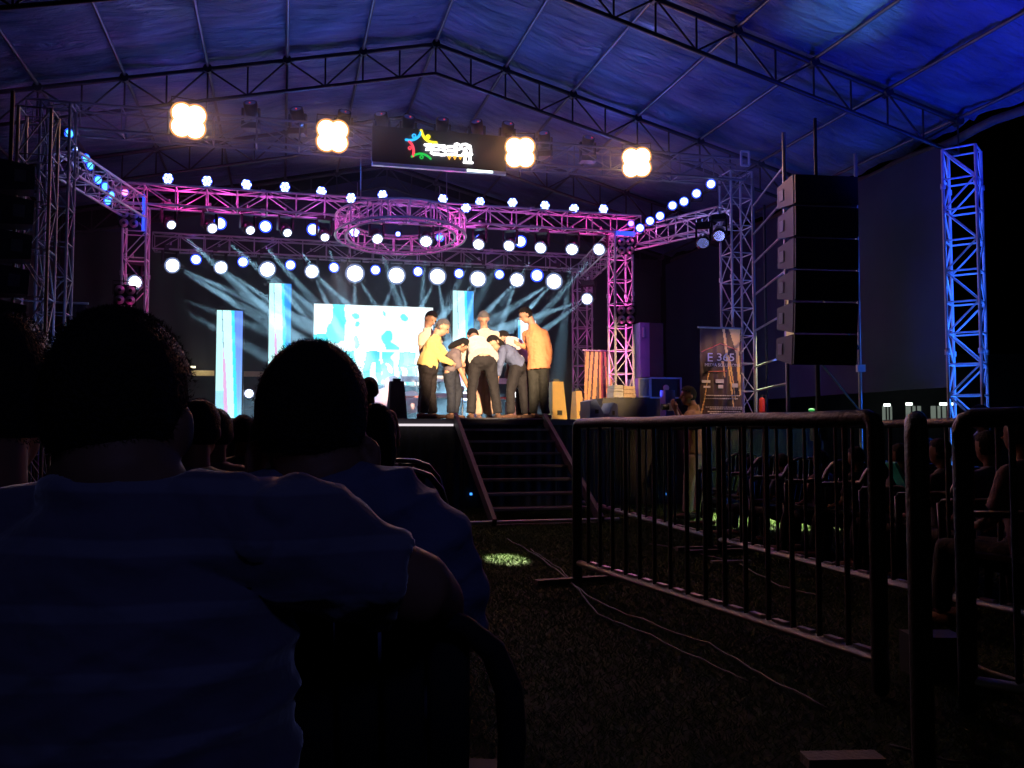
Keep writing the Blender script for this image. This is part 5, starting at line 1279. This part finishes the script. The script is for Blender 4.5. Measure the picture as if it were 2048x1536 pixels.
# blue on outer towers, side wall and line array
spot('tower_wash', rt + Vector((-.6, -1.2, 1.6)), rt + ZX * 3.4, 45, (.25, .3, 1), 70, .6, .05)
spot('tower_wash', lt + Vector((.9, -.9, 1.6)), lt + ZX * 3.6, 26, (.18, .28, 1), 80, .6, .05)
spot('tower_wash', btb + Vector((-.5, -1.3, .4)), btb + ZX * 3.0, 160, (.03, .13, 1), 34, .8, .05)
spot('wall_wash', S(5.6, 12.6, 1.6), S(8.2, 12.5, 3.2), 45, (.05, .09, 1), 110, 1, .1)
spot('array_wash', at(1500, 780, 11.4), la + Vector((-.3, .1, -.6)), 110, (.1, .2, 1), 60, .6, .05)
spot('roof_flood', S(7.2, 6.3, 2.2), S(7.2, 8.2, 5.2), 480, (.015, .03, 1), 75, .9, .1)
spot('roof_flood', S(5.2, 6.0, 2.9), S(5.86, 8.1, 5.5), 420, (.3, .62, 1), 22, .9, .05)
# warm front light on the group from an unseen lamp
fs_ = S(2.4, 3.2, 4.1)
spot('front_spot', fs_, S(2.85, 12.9, STZ + .85), 23000, (1, .68, .42), 13, .5, .1)
spot('front_spot', S(4.3, 8.6, 4.5), S(4.75, 13.6, STZ + .5), 5000, (1, .66, .30), 19, .6, .1)  # added to brighten the gold-streaked banner and the cabinets
spot('drum_light', S(1.0, 13.9, 3.9), S(.6, 15.4, STZ + .3), 500, (1, .75, .85), 60, .7, .05)  # unseen fill added to brighten the drum area
spot('top_fill', S(1.8, 14.6, 4.2), S(1.9, 13.0, STZ + .6), 70, (.5, .7, 1), 80, .8, .1)
spot('banner_spot', S(6.6, 8.3, 3.4), atv(1430, 790, 11.3), 420, (1, .55, .28), 26, .6, .05)  # unseen warm fill added for the maroon banner
# stray pools of light on the lawn
tp = at(1012, 1116, F * EYE / (1116 - 864)); spot('lawn_pool', S(2.0, 12.9, 3.7), tp, 80000, (.85, 1, .45), 3.4, 1, .01)
tp = at(1560, 1036, F * EYE / (1036 - 864)); spot('lawn_pool', tp + Vector((.7, 2.0, 3.4)), tp, 34000, (.9, 1, .55), 30, .5, .05)
# gentle light over the seats from unseen lights added behind the camera
spot('house_light', Vector((1.5, -2.5, 4.5)), Vector((.5, 5, 0)), 4, (.8, 1, .85), 120, 1, .4)
spot('blue_spill', Vector((1.0, -1.8, 3.6)), Vector((-.35, 1.5, .9)), 52, (.20, .23, .85), 40, 1, .3)
spot('rim_light', S(1.2, 11.2, 4.9), Vector((-.3, 1.3, .9)), 1500, (.75, .65, 1), 50, 1, .1)  # added above the stage to edge the near shoulders with light
spot('side_spot', S(6.3, 8.7, 3.3), S(4.85, 10.0, 1.25), 160, (1, .58, .3), 26, .5, .05)  # unseen warm fill added for the man on the lawn

# smoke from the machines hangs under the roof over the stage
sm = MB()
u0, u1, v0, v1, zb_, ze = -3.9, 7.95, 13.6, 18.1, .02, 4.55
prof = [(u0, zb_), (u1, zb_), (u1, ze), (RU, 6.0), (u0, ze)]
n_ = 5; vs = [S(a, v0, z) for a, z in prof] + [S(a, v1, z) for a, z in prof]
sm.add(vs, [tuple(range(n_)), tuple(range(2 * n_ - 1, n_ - 1, -1))] + [(i, i + n_, (i + 1) % n_ + n_, (i + 1) % n_) for i in range(n_)])
hz = sm.build('stage_smoke', None)
hm = bpy.data.materials.new('stage_smoke'); hm.use_nodes = True; ht = hm.node_tree; ht.nodes.clear()
out = ht.nodes.new('ShaderNodeOutputMaterial'); pv = ht.nodes.new('ShaderNodeVolumePrincipled')
pv.inputs['Color'].default_value = (.85, .9, 1, 1); pv.inputs['Density'].default_value = .024; pv.inputs['Anisotropy'].default_value = .3
ht.links.new(pv.outputs[0], out.inputs['Volume']); hz.data.materials.append(hm)
tag(hz, 'thin stage smoke hanging over the deck and lit by the beams', 'smoke', kind='stuff')

# bank of smoke added along the lamp truss for a halo round the blinders
sb_ = MB().box(S(1.7, 11.0, 4.72), 9.6, 2.0, 1.7, ax).build('truss_smoke', None)
m_ = bpy.data.materials.new('truss_smoke'); m_.use_nodes = True; t_ = m_.node_tree; t_.nodes.clear()
o_ = t_.nodes.new('ShaderNodeOutputMaterial'); v_ = t_.nodes.new('ShaderNodeVolumePrincipled'); c_ = t_.nodes.new('ShaderNodeTexCoord')
mp_ = t_.nodes.new('ShaderNodeMapping'); mp_.inputs['Rotation'].default_value = (0, 0, -TH); t_.links.new(c_.outputs['Object'], mp_.inputs['Vector'])
mp2_ = t_.nodes.new('ShaderNodeMapping'); mp2_.vector_type = 'TEXTURE'; mp2_.inputs['Location'].default_value = (0, 11.0, 4.72); mp2_.inputs['Scale'].default_value = (1e6, .58, .50)
t_.links.new(mp_.outputs[0], mp2_.inputs['Vector'])
ln_ = t_.nodes.new('ShaderNodeVectorMath'); ln_.operation = 'LENGTH'; t_.links.new(mp2_.outputs[0], ln_.inputs[0])
mr_ = t_.nodes.new('ShaderNodeMapRange'); mr_.interpolation_type = 'SMOOTHSTEP'; mr_.inputs['From Min'].default_value = .1; mr_.inputs['From Max'].default_value = 1; mr_.inputs['To Min'].default_value = .26; mr_.inputs['To Max'].default_value = 0
t_.links.new(ln_.outputs['Value'], mr_.inputs['Value']); t_.links.new(mr_.outputs[0], v_.inputs['Density'])
v_.inputs['Color'].default_value = (.9, .9, .95, 1); v_.inputs['Anisotropy'].default_value = .2
t_.links.new(v_.outputs[0], o_.inputs['Volume']); sb_.data.materials.append(m_)
tag(sb_, 'thin bank of smoke drifting round the four warm blinders', 'smoke', kind='stuff')
